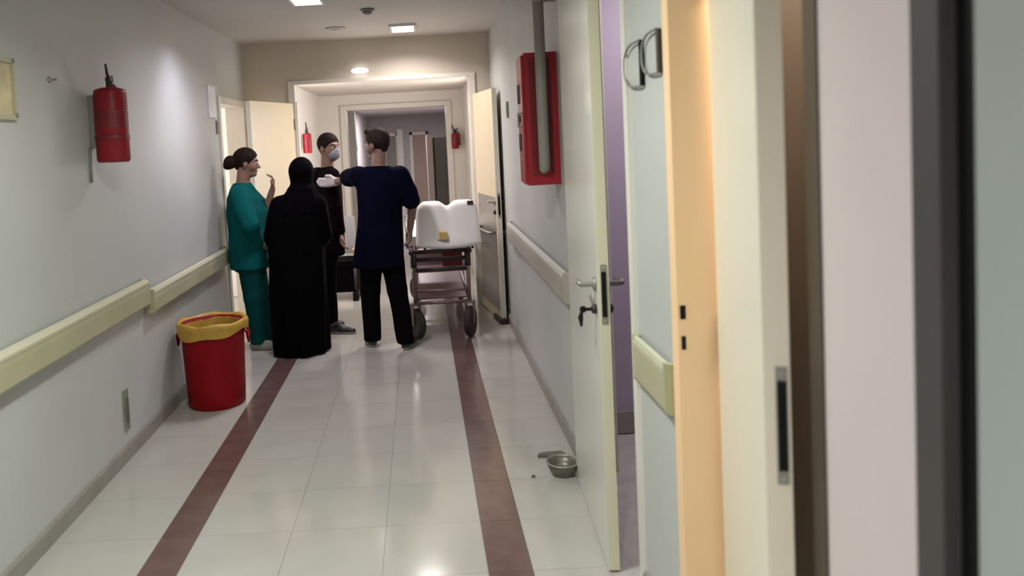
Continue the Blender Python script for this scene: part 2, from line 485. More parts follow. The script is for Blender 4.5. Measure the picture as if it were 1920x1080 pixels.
# the near cream door with orange jamb
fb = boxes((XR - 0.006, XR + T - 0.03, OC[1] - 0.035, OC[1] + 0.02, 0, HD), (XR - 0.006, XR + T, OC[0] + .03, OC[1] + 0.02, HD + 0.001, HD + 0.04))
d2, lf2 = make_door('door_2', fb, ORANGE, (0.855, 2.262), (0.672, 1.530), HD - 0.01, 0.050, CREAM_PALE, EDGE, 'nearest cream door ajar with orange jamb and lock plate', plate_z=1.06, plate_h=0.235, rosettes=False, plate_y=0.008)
finish('strike_hole', boxes((XR + 0.002, XR + 0.018, OC[1] - 0.0375, OC[1] - 0.034, 1.095, 1.135)), BLACK, d2)
finish('strike_hole', boxes((XR + 0.004, XR + 0.016, OC[1] - 0.0375, OC[1] - 0.034, 1.005, 1.045)), BLACK, d2)
struct(finish('trim_6', boxes((XR - 0.008, XR + T, OC[0] - 0.05, OC[0] - 0.002, 0, CZ)), BROWN, bevel=0.004), 'dark brown door jamb beside the pinkish wall', 'trim')

# double fire doors of the cross wall, both swung open towards the viewer
fb = boxes((PX0 + 0.06, PX0 + 0.075, PY, PY + 0.05, 0, 2.1))
make_door('door_3', fb, TRIM_WHITE, (PX0 + 0.02, PY - 0.04), (-1.475, 7.02), 2.08, 0.044, CREAM, CREAM_PALE, 'open cream fire door leaf behind the woman in teal', plate_z=1.05)
fb = boxes((PX1 - 0.075, PX1 - 0.06, PY, PY + 0.05, 0, 2.1))
d4, lf4 = make_door('door_4', fb, TRIM_WHITE, (PX1 - 0.01, PY - 0.04), (0.678, 7.02), 2.08, 0.044, CREAM, CREAM_PALE, 'open cream fire door leaf beside the stretcher', plate_z=1.05, kick=(0.1, 1.12, -1))
L4 = 0.88
# push bars on both faces, floor stop
for s in (-1, 1):
    bm = NB()
    tube(bm, [(0.16, s * 0.022, 0.80), (0.16, s * 0.085, 0.80), (0.74, s * 0.085, 0.80), (0.74, s * 0.022, 0.80)], 0.013, 10)
    finish('push_bar', bm, STEEL_DULL, lf4, smooth=True)
finish('floor_stop', boxes((0.62, 0.9, -0.05, 0.07, 0.001, 0.045)), FRAME_D, d4).matrix_basis = lf4.matrix_basis.copy()

# ------------------------------------------------------------------ handrails
def handrail(label, x, s, y0, y1, z0, z1, depth=0.06, m1=None, m2=None):
    """wall guard: board along Y on the wall plane x, standing out by depth towards s"""
    root = empty('handrail', (x, (y0 + y1) / 2, z0))
    tag(root, label, 'handrail', 'handrails along the corridor walls')
    m1, m2 = m1 or RAIL, m2 or RAIL_TOP
    cy = (y0 + y1) / 2
    h = z1 - z0
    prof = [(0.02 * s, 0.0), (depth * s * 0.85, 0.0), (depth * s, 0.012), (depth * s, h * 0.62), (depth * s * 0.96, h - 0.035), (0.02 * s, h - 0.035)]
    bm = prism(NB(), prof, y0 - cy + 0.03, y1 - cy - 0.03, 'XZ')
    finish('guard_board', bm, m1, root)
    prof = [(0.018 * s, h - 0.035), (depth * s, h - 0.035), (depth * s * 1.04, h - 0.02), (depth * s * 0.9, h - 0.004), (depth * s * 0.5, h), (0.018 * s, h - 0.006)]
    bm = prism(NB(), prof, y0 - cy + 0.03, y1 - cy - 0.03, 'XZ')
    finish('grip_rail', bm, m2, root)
    for e, w in ((y0, 1), (y1, -1)):
        bm = NB()
        n = 6
        for k in range(n):
            a0, a1 = PI / 2 * k / n, PI / 2 * (k + 1) / n
            u0, u1 = math.sin(a0), math.sin(a1)
            ya, yb = e - cy + w * 0.03 * (1 - math.cos(PI / 2 - a0) * 0) - w * 0.03 * 0, e - cy
            box(bm, *sorted((0.002 * s, depth * s * (0.55 + 0.45 * u1))), *sorted((e - cy + w * 0.03 * k / n, e - cy + w * 0.03 * (k + 1) / n)), 0.0, h)
        finish('end_cap', bm, m1, root)
    ny = max(2, int((y1 - y0) / 0.9))
    for k in range(ny):
        yy = y0 + (y1 - y0) * (k + 0.5) / ny - cy
        finish('bracket', boxes((*sorted((0.0, depth * 0.5 * s)), yy - 0.03, yy + 0.03, 0.03, h - 0.05)), STEEL_DULL, root)
    return root


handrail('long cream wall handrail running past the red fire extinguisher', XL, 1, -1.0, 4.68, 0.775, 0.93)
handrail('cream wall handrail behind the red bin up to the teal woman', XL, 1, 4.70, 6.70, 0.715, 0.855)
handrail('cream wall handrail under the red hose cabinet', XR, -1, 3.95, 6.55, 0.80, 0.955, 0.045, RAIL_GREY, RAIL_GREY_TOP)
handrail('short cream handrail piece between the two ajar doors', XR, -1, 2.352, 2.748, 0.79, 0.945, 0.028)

# ------------------------------------------------------------------ ceiling fittings
def ceiling_light(label, x, y, w, l, power, col, spread=150, z=CZ):
    root = empty('ceiling_light', (x, y, z))
    tag(root, label, 'light', 'rectangular ceiling lights of the corridor')
    bm = boxes((-w / 2 - 0.02, -w / 2, -l / 2 - 0.02, l / 2 + 0.02, -0.022, 0), (w / 2, w / 2 + 0.02, -l / 2 - 0.02, l / 2 + 0.02, -0.022, 0),
               (-w / 2, w / 2, -l / 2 - 0.02, -l / 2, -0.022, 0), (-w / 2, w / 2, l / 2, l / 2 + 0.02, -0.022, 0))
    finish('frame', bm, PLASTIC_W, root)
    finish('diffuser', boxes((-w / 2, w / 2, -l / 2, l / 2, -0.016, -0.002)), EMIT, root)
    lamp = area('ceiling_lamp', (x, y, z - 0.03), (w, l), power, col, spread=spread)
    return root


ceiling_light('rectangular ceiling light above the bright patch on the wall', -0.73, 5.56, 0.19, 0.42, 12, (0.97, 0.90, 1.0))
ceiling_light('rectangular ceiling light nearest the tan cross wall', -0.09, 7.25, 0.19, 0.36, 15, (1.0, 0.93, 0.88))
ceiling_light('rectangular ceiling light above the near corridor floor', -0.45, 2.3, 0.19, 0.42, 29, (0.93, 1.0, 0.92))
ceiling_light('rectangular ceiling light above the viewer', -0.45, -0.6, 0.19, 0.42, 46, (0.94, 1.0, 0.94))
# spot that washes the left wall from the fitting
sd = bpy.data.lights.new('wall_wash_spot', 'SPOT')
sd.energy = 21
sd.color = (0.78, 0.82, 1.0)
sd.spot_size = math.radians(78)
sd.spot_blend = 1.0
sd.shadow_soft_size = 0.09
so = bpy.data.objects.new('wall_wash_spot', sd)
COL.objects.link(so)
so.location = (-1.10, 5.48, CZ - 0.07)
so.rotation_euler = (Vector((-1.72, 5.60, 1.55)) - Vector(so.location)).to_track_quat('-Z', 'Y').to_euler()

# oval emergency light on the cross wall above the doorway
r = empty('emergency_light', (-0.54, PY, 2.37))
tag(r, 'small oval lit emergency lamp above the corridor doorway', 'light')
bm = lathe(NB(), [(0, -0.022), (0.06, -0.022), (0.078, -0.012), (0.08, 0)], n=24, axis='Y')
for v in bm.verts:
    v.co.z *= 0.32
finish('lamp_cover', bm, EMIT, r, smooth=True)
bm = lathe(NB(), [(0.0, -0.002), (0.09, -0.006), (0.094, 0)], n=24, axis='Y')
for v in bm.verts:
    v.co.z *= 0.36
finish('back_plate', bm, PLASTIC_W, r)

# unseen fill lights added to brighten the two rooms on the right
area('purple_room_fill', (1.5, 3.6, CZ - 0.05), (0.3, 0.3), 14, (1.0, 0.95, 1.0))
area('brown_room_fill', (1.4, 1.9, CZ - 0.05), (0.3, 0.3), 34, (1.0, 0.88, 0.72))

# smoke detector and small grille on the ceiling
r = empty('smoke_detector', (-0.34, 6.2, CZ))
tag(r, 'small round grey smoke detector on the corridor ceiling', 'smoke detector')
finish('detector_base', lathe(NB(), [(0.05, 0), (0.055, -0.012), (0.05, -0.018)], n=24), PLASTIC_G, r, smooth=True)
finish('detector_head', lathe(NB(), [(0.036, -0.018), (0.036, -0.032), (0.022, -0.042), (0, -0.044)], n=24), PLASTIC_G, r, smooth=True)
r = empty('ceiling_speaker', (-0.68, 7.1, CZ))
tag(r, 'flat round ceiling speaker disc near the tan cross wall', 'speaker')
finish('speaker_rim', lathe(NB(), [(0.085, 0), (0.09, -0.006), (0.075, -0.012)], n=28), CEIL, r, smooth=True)
finish('speaker_grille', lathe(NB(), [(0.075, -0.008), (0.05, -0.012), (0, -0.013)], n=28), PLASTIC_G, r, smooth=True)

# ------------------------------------------------------------------ wall things
def extinguisher(label, x, y, z0, h, rad, wall_s, tilt=0.0, rotz=0.0):
    """red cylinder on a wall bracket; wall_s = direction from wall into the corridor (x)"""
    root = empty('fire_extinguisher', (x, y, z0))
    root.rotation_euler = (tilt, 0, rotz)
    tag(root, label, 'extinguisher', 'wall-hung red fire extinguishers')
    c = (wall_s * (rad + 0.025), 0, 0)
    prof = [(0, 0), (rad * 0.9, 0), (rad, 0.012), (rad, h * 0.92), (rad * 0.92, h * 0.965), (rad * 0.55, h * 0.99), (rad * 0.28, h), (0, h)]
    finish('cylinder', lathe(NB(), prof, c, 28), RED_EXT, root, smooth=True)
    finish('strap', lathe(NB(), [(rad + 0.001, h * 0.30), (rad + 0.004, h * 0.305), (rad + 0.004, h * 0.355), (rad + 0.001, h * 0.36)], c, 28), RED_DARK, root)
    finish('label_band', lathe(NB(), [(rad + 0.0005, h * 0.45), (rad + 0.0012, h * 0.455), (rad + 0.0012, h * 0.68), (rad + 0.0005, h * 0.685)], c, 28), RED_DARK, root)
    bm = lathe(NB(), [(0.017, h), (0.017, h + 0.03), (0.012, h + 0.035), (0, h + 0.035)], c, 14)
    box(bm, c[0] - 0.012, c[0] + 0.012, -0.02, 0.03, h + 0.03, h + 0.05)
    finish('valve', bm, FRAME_D, root)
    bm = NB()
    tube(bm, [(c[0], 0.0, h + 0.045), (c[0], -0.02, h + 0.065), (c[0], -0.035, h + 0.115)], [0.009, 0.008, 0.006], 8)
    tube(bm, [(c[0], 0.0, h + 0.035), (c[0], 0.02, h + 0.05), (c[0], 0.045, h + 0.06)], [0.008, 0.007, 0.006], 8)
    finish('squeeze_handle', bm, FRAME_D, root)
    bm = tube(NB(), [(c[0], 0.015, h + 0.02), (c[0], rad * .8, h + 0.01), (c[0] + wall_s * 0.02, rad + 0.012, h * 0.88), (c[0] + wall_s * 0.02, rad + 0.014, h * 0.5), (c[0] + wall_s * 0.02, rad + 0.012, h * 0.22)], [0.010, 0.011, 0.012, 0.012, 0.015], 10)
    finish('hose', bm, RED_DARK, root, smooth=True)
    finish('bracket', boxes((*sorted((0, wall_s * 0.03)), -0.03, 0.03, h * 0.2, h * 0.9)), STEEL_DULL, root)
    finish('shadow_tail', boxes((*sorted((0, wall_s * 0.012)), -0.06, -0.045, -0.10, h * 0.2)), FITTING_SHADOW, root)  # cast shadow below the bottle, modelled as a thin dark strip
    return root


extinguisher('red fire extinguisher on the left wall beside the cream notice', XL, 4.13, 1.625, 0.385, 0.082, 1, tilt=-0.03)
extinguisher('small red fire extinguisher on white wall behind the masked man', L2X0, 8.62, 1.585, 0.215, 0.048, 1)
extinguisher('small red fire extinguisher on the wall above the stretcher', 0.475, P2Y, 1.53, 0.20, 0.045, 1, rotz=-PI / 2)

# cream notice on the left wall
r = empty('notice_board', (XL, 3.14, 1.845))
tag(r, 'cream framed notice hanging on the left wall', 'notice')
finish('backing', boxes((0.0, 0.008, -0.2, 0.2, 0, 0.215)), NOTICE, r)
bm = boxes((0.0, 0.016, -0.22, -0.2, -0.02, 0.235), (0.0, 0.016, 0.2, 0.22, -0.02, 0.235), (0.0, 0.016, -0.2, 0.2, -0.02, 0), (0.0, 0.016, -0.2, 0.2, 0.215, 0.235))
finish('frame', bm, RAIL, r)
for zz in (0.225, 0.0):
    bm = lathe(NB(), [(0.012, 0.016), (0.010, 0.020), (0, 0.021)], (0, 0.21, zz), 12, 'X')
    finish('pin', bm, PLASTIC_G, r)

# paper sheet, switch and small plates
def plate(name, label, cat, x, y, z, s, w, h, m, m2):
    r = empty(name, (x, y, z))
    tag(r, label, cat)
    finish('plate', boxes((*sorted((0, s * 0.012)), -w / 2, w / 2, 0, h)), m, r, bevel=0.003)
    finish('inset', boxes((*sorted((s * 0.0115, s * 0.016)), -w * 0.3, w * 0.3, h * 0.2, h * 0.8)), m2, r, bevel=0.002)
    return r


plate('paper_notice', 'white paper sheet on the wall left of the side room', 'notice', XL, 6.58, 1.93, 1, 0.22, 0.26, PAPER, PLASTIC_W)
plate('light_switch', 'small dark switch plate by the side room doorway', 'switch', XL, 6.72, 1.80, 1, 0.07, 0.11, PLASTIC_G, STEEL_DULL)
plate('room_plate', 'small grey plate on the wall beyond the red cabinet', 'sign', XR, 6.45, 1.80, -1, 0.09, 0.13, PLASTIC_G, STEEL_DULL)
plate('wall_fitting', 'slim grey green fitting low on left wall', 'socket', XL, 4.30, 0.16, 1, 0.055, 0.22, FITTING_SHADOW, SCRAP)  # slim plate standing for a dark elongated mark on the wall

bm = lathe(NB(), [(0.014, 0), (0.014, 0.004), (0.005, 0.006), (0.005, 0.03), (0.009, 0.034), (0, 0.036)], n=12, axis='X')
o = finish('wall_hook', bm, STEEL_DULL, None, (XL, 3.70, 2.02), smooth=True)
tag(o, 'tiny metal wall hook between cream notice and fire extinguisher', 'hook')

# black phone-like box on the far left wall
r = empty('wall_dispenser', (F0, 12.6, 1.45))
tag(r, 'black wall dispenser on the dim far corridor wall', 'dispenser')
bm = prism(NB(), [(0.0, 0), (0.10, 0.02), (0.13, 0.12), (0.12, 0.26), (0.07, 0.30), (0, 0.30)], -0.09, 0.09, 'XZ')
finish('housing', bm, BLACK, r, bevel=0.006)
finish('spout', boxes((0.05, 0.09, -0.02, 0.02, -0.03, 0.015)), PLASTIC_G, r)

# red hose cabinet on the right wall with riser pipe
CX0, CY0, CY1, CZ0, CZ1 = 0.560, 4.15, 4.36, 1.39, 2.075
r = empty('hose_cabinet', (XR, CY0, CZ0))
tag(r, 'red metal fire hose cabinet with grey pipe before it', 'cabinet')
w, d, h = XR - CX0, CY1 - CY0, CZ1 - CZ0
finish('body', boxes((-w, -0.001, 0, d, 0, h)), RED, r, bevel=0.006)
finish('side_recess', boxes((-w + 0.025, -w + 0.07, -0.004, 0.001, 0.05, h - 0.03)), RED_DARK, r, bevel=0.001)
finish('side_recess', boxes((-0.05, -0.035, -0.004, 0.001, 0.06, h - 0.03)), RED_DARK, r, bevel=0.001)
fd = finish('front_door', boxes((-w - 0.014, -w - 0.001, 0.01, d - 0.01, 0.012, h - 0.012)), RED, r, bevel=0.003)
bm = NB()
tube(bm, [(-w - 0.014, 0.05, h * 0.45), (-w - 0.035, 0.05, h * 0.45), (-w - 0.035, 0.05, h * 0.55), (-w - 0.014, 0.05, h * 0.55)], 0.006, 8)
finish('handle', bm, STEEL, fd)
# black lettering strokes on the cabinet's front (not legible): three upright marks
for k, (z0, z1) in enumerate(((0.18, 0.27), (0.33, 0.37), (0.43, 0.53))):
    bm = boxes((-w - 0.0165, -w - 0.0138, 0.10, 0.125, z0, z1), (-w - 0.0165, -w - 0.0138, 0.125, 0.18, z0, z0 + 0.018), (-w - 0.0165, -w - 0.0138, 0.125, 0.18, z1 - 0.018, z1), (-w - 0.0165, -w - 0.0138, 0.165, 0.185, z0, z1))
    finish('lettering', bm, BLACK, fd)
r = empty('riser_pipe', (0.640, 4.108, 1.47))
tag(r, 'grey vertical pipe from ceiling down to red cabinet', 'pipe')
bm = tube(NB(), [(0, 0, CZ - 1.47), (0, 0, 0.03), (0, 0.008, 0.01), (0, 0.022, 0.002), (0, 0.036, 0.0)], [0.028, 0.028, 0.028, 0.024, 0.018], 18)
finish('pipe', bm, PIPE, r, smooth=True)
for zz in (0.85,):
    bm = lathe(NB(), [(0.029, zz), (0.033, zz + 0.003), (0.033, zz + 0.022), (0.029, zz + 0.025)], n=18)
    box(bm, 0.025, XR - 0.640, -0.01, 0.01, zz + 0.004, zz + 0.02)
    finish('pipe_clip', bm, PIPE, r)

# raised characters on the short wall piece between the ajar doors
r = empty('wall_sign', (XR, 2.55, 1.77))
tag(r, 'two raised rounded characters on wall between ajar doors', 'sign')


def glyph(y_left, y_right, z0, z1, bar_m, name):
    """rounded left outline and a heavy bar on the right, as the photo shows"""
    n = 16
    pts = []
    for k in range(n + 1):
        a = PI * k / n
        pts.append((-0.012, y_right + (y_left - y_right) * math.sin(a) ** 0.55, (z0 + z1) / 2 + (z1 - z0) / 2 * math.copysign(abs(math.cos(a)) ** 0.8, math.cos(a))))
    finish('character', tube(NB(), pts, 0.004, 8), PLASTIC_G, r, smooth=True)
    finish('character_bar', boxes((-0.012, -0.002, y_right - 0.012, y_right + 0.012, z0, z1)), bar_m, r, bevel=0.003)


glyph(0.215, 0.02, 0.02, 0.165, BLACK, 'a')
glyph(0.0, -0.165, 0.045, 0.175, BROWN, 'b')

# ------------------------------------------------------------------ bin
r = empty('waste_bin', (-1.415, 5.19, 0.0))
tag(r, 'red plastic waste bin with yellow liner by left wall', 'bin')
prof = [(0.0, 0.004), (0.176, 0.0), (0.184, 0.012), (0.190, 0.15), (0.199, 0.40), (0.204, 0.50), (0.216, 0.52), (0.220, 0.545), (0.214, 0.55), (0.200, 0.545), (0.190, 0.45), (0.180, 0.06), (0.0, 0.05)]
finish('bucket', lathe(NB(), prof, n=48), RED_BIN, r, smooth=True)
wob = lambda a, z: 0.018 * math.sin(3 * a + 0.6) + 0.010 * math.sin(7 * a) + 0.006 * math.sin(13 * a + 1)
bm = NB()
n = 64
rows = []
for i, (rr, zz, amp) in enumerate(((0.185, 0.42, 0.3), (0.196, 0.52, 0.4), (0.205, 0.556, 0.5), (0.222, 0.560, 0.6), (0.231, 0.545, 0.8), (0.230, 0.52, 1.0), (0.226, 0.493, 1.0))):
    ring = []
    for k in range(n):
        a = 2 * PI * k / n
        q = rr * (1 + amp * wob(a, zz) * 0.6)
        dz = (-0.03 * (0.5 + 0.5 * math.sin(a * 2 - 1.0)) - 0.010 * math.sin(5 * a)) if i == 6 else (0.006 * math.sin(6 * a + i) if i in (2, 3, 4) else 0)
        ring.append(bm.verts.new((q * math.cos(a), q * math.sin(a), zz + dz)))
    rows.append(ring)
for i in range(len(rows) - 1):
    for k in range(n):
        bm.faces.new((rows[i][k], rows[i][(k + 1) % n], rows[i + 1][(k + 1) % n], rows[i + 1][k]))
finish('bin_liner', bm, YELLOW_BAG, r, smooth=True)
for s in (-1, 1):
    bm = tube(NB(), [(s * 0.205, -0.03, 0.50), (s * 0.228, -0.03, 0.47), (s * 0.232, 0, 0.40), (s * 0.228, 0.03, 0.47), (s * 0.205, 0.03, 0.50)], 0.009, 8)
    finish('handle', bm, RED_BIN, r, smooth=True)

# ------------------------------------------------------------------ bowl and scraps on the floor
r = empty('metal_bowl', (0.618, 3.80, 0.0))
tag(r, 'small dull metal bowl on the floor by right wall', 'bowl')
finish('bowl_body', lathe(NB(), [(0, 0.002), (0.048, 0.0), (0.056, 0.006), (0.070, 0.035), (0.077, 0.062), (0.073, 0.062), (0.064, 0.035), (0.048, 0.012), (0, 0.010)], n=32), BOWL, r, smooth=True)
finish('bowl_rim', lathe(NB(), [(0.074, 0.058), (0.082, 0.061), (0.082, 0.066), (0.073, 0.066), (0.074, 0.058)], n=32, cap=False), STEEL_DULL, r, smooth=True)
bm = prism(NB(), [(-0.075, -0.02), (0.02, -0.035), (0.07, -0.01), (0.055, 0.03), (-0.02, 0.028), (-0.065, 0.012)], 0.0, 0.012, 'XY')
o = finish('rag', bm, SCRAP, None, (0.60, 4.03, 0.0), bevel=0.004)
tag(o, 'flat dark rag lying behind the metal bowl', 'rag')
bm = bmesh.new()
bmesh.ops.create_icosphere(bm, subdivisions=2, radius=0.011)
for v in bm.verts:
    v.co *= 1 + 0.25 * random.uniform(-1, 1)
    v.co.z = v.co.z * 0.6 + 0.006
o = finish('crumb', bm, SCRAP, None, (0.47, 3.78, 0.0))
tag(o, 'tiny dark crumb on the floor near the metal bowl', 'crumb')

# ------------------------------------------------------------------ stretcher
SX, SY = 0.13, 6.62
r = empty('stretcher', (SX, SY, 0.0))
tag(r, 'wheeled hospital stretcher with raised white backrest and mauve frame', 'stretcher')


def castor(x, y, ang, rad=0.128):
    c = Matrix.Translation((x, y, 0)) @ Matrix.Rotation(ang, 4, 'Z')
    bm = lathe(NB(), [(rad * 0.70, -0.026), (rad * 0.9, -0.028), (rad, -0.014), (rad, 0.014), (rad * 0.9, 0.028), (rad * 0.70, 0.026)], (0, 0, rad), 32, 'X')
    ty = finish('wheel', bm, TYRE, r, smooth=True)
    ty.matrix_basis = c
    finish('wheel_hub', lathe(NB(), [(0, -0.022), (0.03, -0.024), (rad * 0.72, -0.014), (rad * 0.72, 0.014), (0.03, 0.024), (0, 0.022)], (0, 0, rad), 24, 'X'), HUB, ty)
    bm = NB()
    for s in (-1, 1):
        prism(bm, [(-0.018, rad - 0.015), (0.018, rad - 0.015), (0.035, rad * 2 + 0.03), (-0.02, rad * 2 + 0.03)], s * 0.034 - 0.004, s * 0.034 + 0.004, 'YZ')
    box(bm, -0.038, 0.038, -0.02, 0.035, rad * 2 + 0.026, rad * 2 + 0.045)
    fk = finish('castor_fork', bm, HUB, r)
    fk.matrix_basis = c


HALF, LEN = 0.225, 1.62
for x in (-HALF, HALF):
    for y in (0.0, LEN):
        castor(x, y, 0.50 if x < 0 else -0.32)
        bm = tube(NB(), [(x, y, 0.285), (x, y, 0.72)], 0.017, 12)
        finish('leg', bm, FRAME_M, r, smooth=True)
        finish('leg_sleeve', tube(NB(), [(x, y, 0.60), (x, y, 0.72)], 0.026, 12), FRAME_D, r, smooth=True)
    bm = tube(NB(), [(x * 1.08, -0.06, 0.73), (x * 1.08, LEN + 0.06, 0.73)], 0.018, 12)
    finish('side_rail', bm, FRAME_D, r, smooth=True)
    bm = tube(NB(), [(x, 0, 0.31), (x, LEN, 0.31)], 0.016, 12)
    finish('lower_rail', bm, FRAME_M, r, smooth=True)
    bm = tube(NB(), [(x * 1.22, 0.25, 0.73), (x * 1.22, 0.30, 0.93), (x * 1.22, 1.2, 0.93), (x * 1.22, 1.25, 0.73)], 0.012, 10)
    finish('guard_rail', bm, STEEL_DULL, r, smooth=True)
for y in (0.0, LEN):
    for z, m, rr in ((0.30, FRAME_M, 0.016), (0.40, FRAME_M, 0.014), (0.575, FRAME_D, 0.016), (0.665, FRAME_D, 0.018), (0.73, FRAME_D, 0.018)):
        finish('cross_bar', tube(NB(), [(-HALF, y, z), (HALF, y, z)], rr, 10), m, r, smooth=True)
finish('base_tray', boxes((-HALF + 0.02, HALF - 0.02, 0.05, LEN - 0.05, 0.318, 0.332)), FRAME_M, r)
finish('under_shelf', boxes((-HALF + 0.015, HALF - 0.015, 0.03, LEN - 0.03, 0.578, 0.590)), FRAME_M, r)
# flat mattress and upright backrest (a two lobed white pad seen from its back)
bm = boxes((-0.26, 0.26, 0.22, LEN + 0.08, 0.755, 0.835))
finish('mattress', bm, SHEET, r, bevel=0.03)
bm = NB()
nu, nv = 28, 20
grid = {}
for side in (0, 1):
    for i in range(nu + 1):
        for j in range(nv + 1):
            u = -1 + 2 * i / nu
            v = j / nv
            halfw = 0.272 * (1 - 0.05 * v)
            top = 0.385 - 0.045 * math.exp(-(u / 0.17) ** 2) - 0.11 * max(0, abs(u) - 0.72) ** 1.5 * 3.4
            bot = -0.012 + 0.03 * u * u
            e = max(0.0, (1 - abs(u) ** 6)) ** 0.5 * max(0.0, 1 - abs(2 * v - 1) ** 8) ** 0.5
            th = (0.018 + 0.052 * e * (1 - 0.25 * math.exp(-(u / 0.15) ** 2))) * (1 if e > 0 else 0.3)
            x = u * halfw
            z = bot + (top - bot) * v
            y = (-th if side == 0 else th) + 0.10 * v
            grid[side, i, j] = bm.verts.new((x, y, 0.76 + z))
for side in (0, 1):
    for i in range(nu):
        for j in range(nv):
            bm.faces.new((grid[side, i, j], grid[side, i + 1, j], grid[side, i + 1, j + 1], grid[side, i, j + 1]))
for i in range(nu):
    for j in (0, nv):
        bm.faces.new((grid[0, i, j], grid[0, i + 1, j], grid[1, i + 1, j], grid[1, i, j]))
for j in range(nv):
    for i in (0, nu):
        bm.faces.new((grid[0, i, j], grid[0, i, j + 1], grid[1, i, j + 1], grid[1, i, j]))
pad = finish('backrest_pad', bm, SHEET, r, (0.075, -0.03, 0.0), smooth=True)
finish('yellow_label', boxes((-0.075, -0.01, -0.052, -0.034, 0.835, 0.895)), LABEL_Y, pad, bevel=0.002)
finish('dark_tab', boxes((-0.095, 0.0, -0.050, -0.034, 0.812, 0.836)), PLASTIC_G, pad, bevel=0.002)
finish('buckle', boxes((0.17, 0.22, 0.02, 0.07, 1.105, 1.135)), FRAME_D, pad, bevel=0.004)
for s in (-1, 1):
    finish('backrest_frame', tube(NB(), [(0.075 + s * 0.2, 0.04, 0.735), (0.075 + s * 0.2, 0.13, 1.08)], 0.011, 8), FRAME_D, r, smooth=True)
# things on the shelf under the stretcher
bm = boxes((-0.085, 0.085, 0, 0.20, 0, 0.13))
o = finish('red_bag', bm, REDBAG, None, (0.23, 6.70, 0.591), bevel=0.02)
tag(o, 'dark red bag on the shelf under the stretcher', 'bag')

# tall cupboard in the far corridor, doors on the end wall
r = empty('tall_cupboard', (0.40, 13.6, 0.0))
tag(r, 'tall grey green cupboard with white side post in far corridor', 'cupboard')
finish('carcass', boxes((-0.18, 0.26, 0.02, 0.5, 0.08, 1.70)), CUPB, r, bevel=0.005)
finish('side_post', boxes((-0.27, -0.17, -0.02, 0.5, 0.0, 1.74)), CUPB_W, r, bevel=0.004)
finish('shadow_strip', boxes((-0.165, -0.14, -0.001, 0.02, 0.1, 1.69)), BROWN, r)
for k in range(2):
    x0 = -0.135 + 0.197 * k
    d = finish('door', boxes((x0, x0 + 0.192, 0.0, 0.02, 0.1, 1.69)), CUPB, r, bevel=0.003)
    finish('handle', boxes((x0 + (0.17 if k == 0 else 0.012), x0 + (0.18 if k == 0 else 0.022), -0.025, 0.0, 0.85, 1.0)), STEEL_DULL, d)
finish('plinth', boxes((-0.17, 0.25, 0.04, 0.48, 0.0, 0.08)), BROWN, r)
for k, (x0, x1, m) in enumerate(((-0.20, 0.22, DOOR_TAN), (-0.95, -0.45, CUPB))):
    dd = struct(finish('door_%d' % (5 + k), boxes((x0, x0 + 0.06, FY - 0.03, FY, 0, 1.86), (x1 - 0.06, x1, FY - 0.03, FY, 0, 1.86), (x0, x1, FY - 0.03, FY, 1.8, 1.86)), TRIM_WHITE), 'far door at the end of the dim corridor', 'door')
    finish('door_leaf', boxes((x0 + 0.062, x1 - 0.062, FY - 0.02, FY - 0.001, 0.005, 1.798)), m, dd)
# white pilasters of the far corridor
struct(finish('trim_7', boxes((F0, F0 + 0.16, 12.0, 12.15, 0, FZ)), TRIM_WHITE), 'white pilaster on the dim far corridor wall', 'trim')
struct(finish('trim_8', boxes((F1 - 0.13, F1, 14.6, 14.75, 0, FZ)), TRIM_WHITE), 'white pilaster beyond the tall cupboard', 'trim')
struct(finish('trim_9', boxes((-0.48, -0.35, FY - 0.08, FY, 0, 1.95)), TRIM_WHITE), 'white post on the far end wall', 'trim')
area('deep_corridor_fill', (-0.2, 14.5, FZ - 0.03), (0.3, 0.8), 62, (1.0, 0.93, 0.95))  # unseen fill added to brighten the dim far corridor

# waiting chair in the lobby behind the masked man
r = empty('waiting_chair', (-0.985, 8.62, 0.0))
tag(r, 'dark waiting chair with tan armrests behind the masked man', 'chair')
finish('seat', boxes((-0.24, 0.22, -0.20, 0.24, 0.36, 0.42)), NAVY_D, r, bevel=0.015)
finish('front_panel', boxes((-0.23, 0.23, -0.19, -0.17, 0.09, 0.36)), NAVY_D, r)
bm = boxes((-0.23, 0.23, 0.2, 0.25, 0.45, 0.86))
finish('backrest', bm, SEAT_G, r, bevel=0.02)
for s in (-1, 1):
    finish('armrest', boxes((s * 0.245 - 0.03, s * 0.245 + 0.03, -0.20, 0.22, 0.50, 0.54)), SEAT_T, r, bevel=0.012)
    finish('side_panel', boxes((s * 0.245 - 0.012, s * 0.245 + 0.012, -0.18, 0.2, 0.09, 0.50)), NAVY_D, r)
    for y in (-0.18, 0.19):
        finish('leg', tube(NB(), [(s * 0.235, y, 0.0), (s * 0.235, y, 0.40)], 0.016, 10), FRAME_D, r, smooth=True)
    finish('foot_bar', boxes((s * 0.235 - 0.03, s * 0.235 + 0.03, -0.25, 0.25, 0.002, 0.085)), BLACK, r, bevel=0.01)


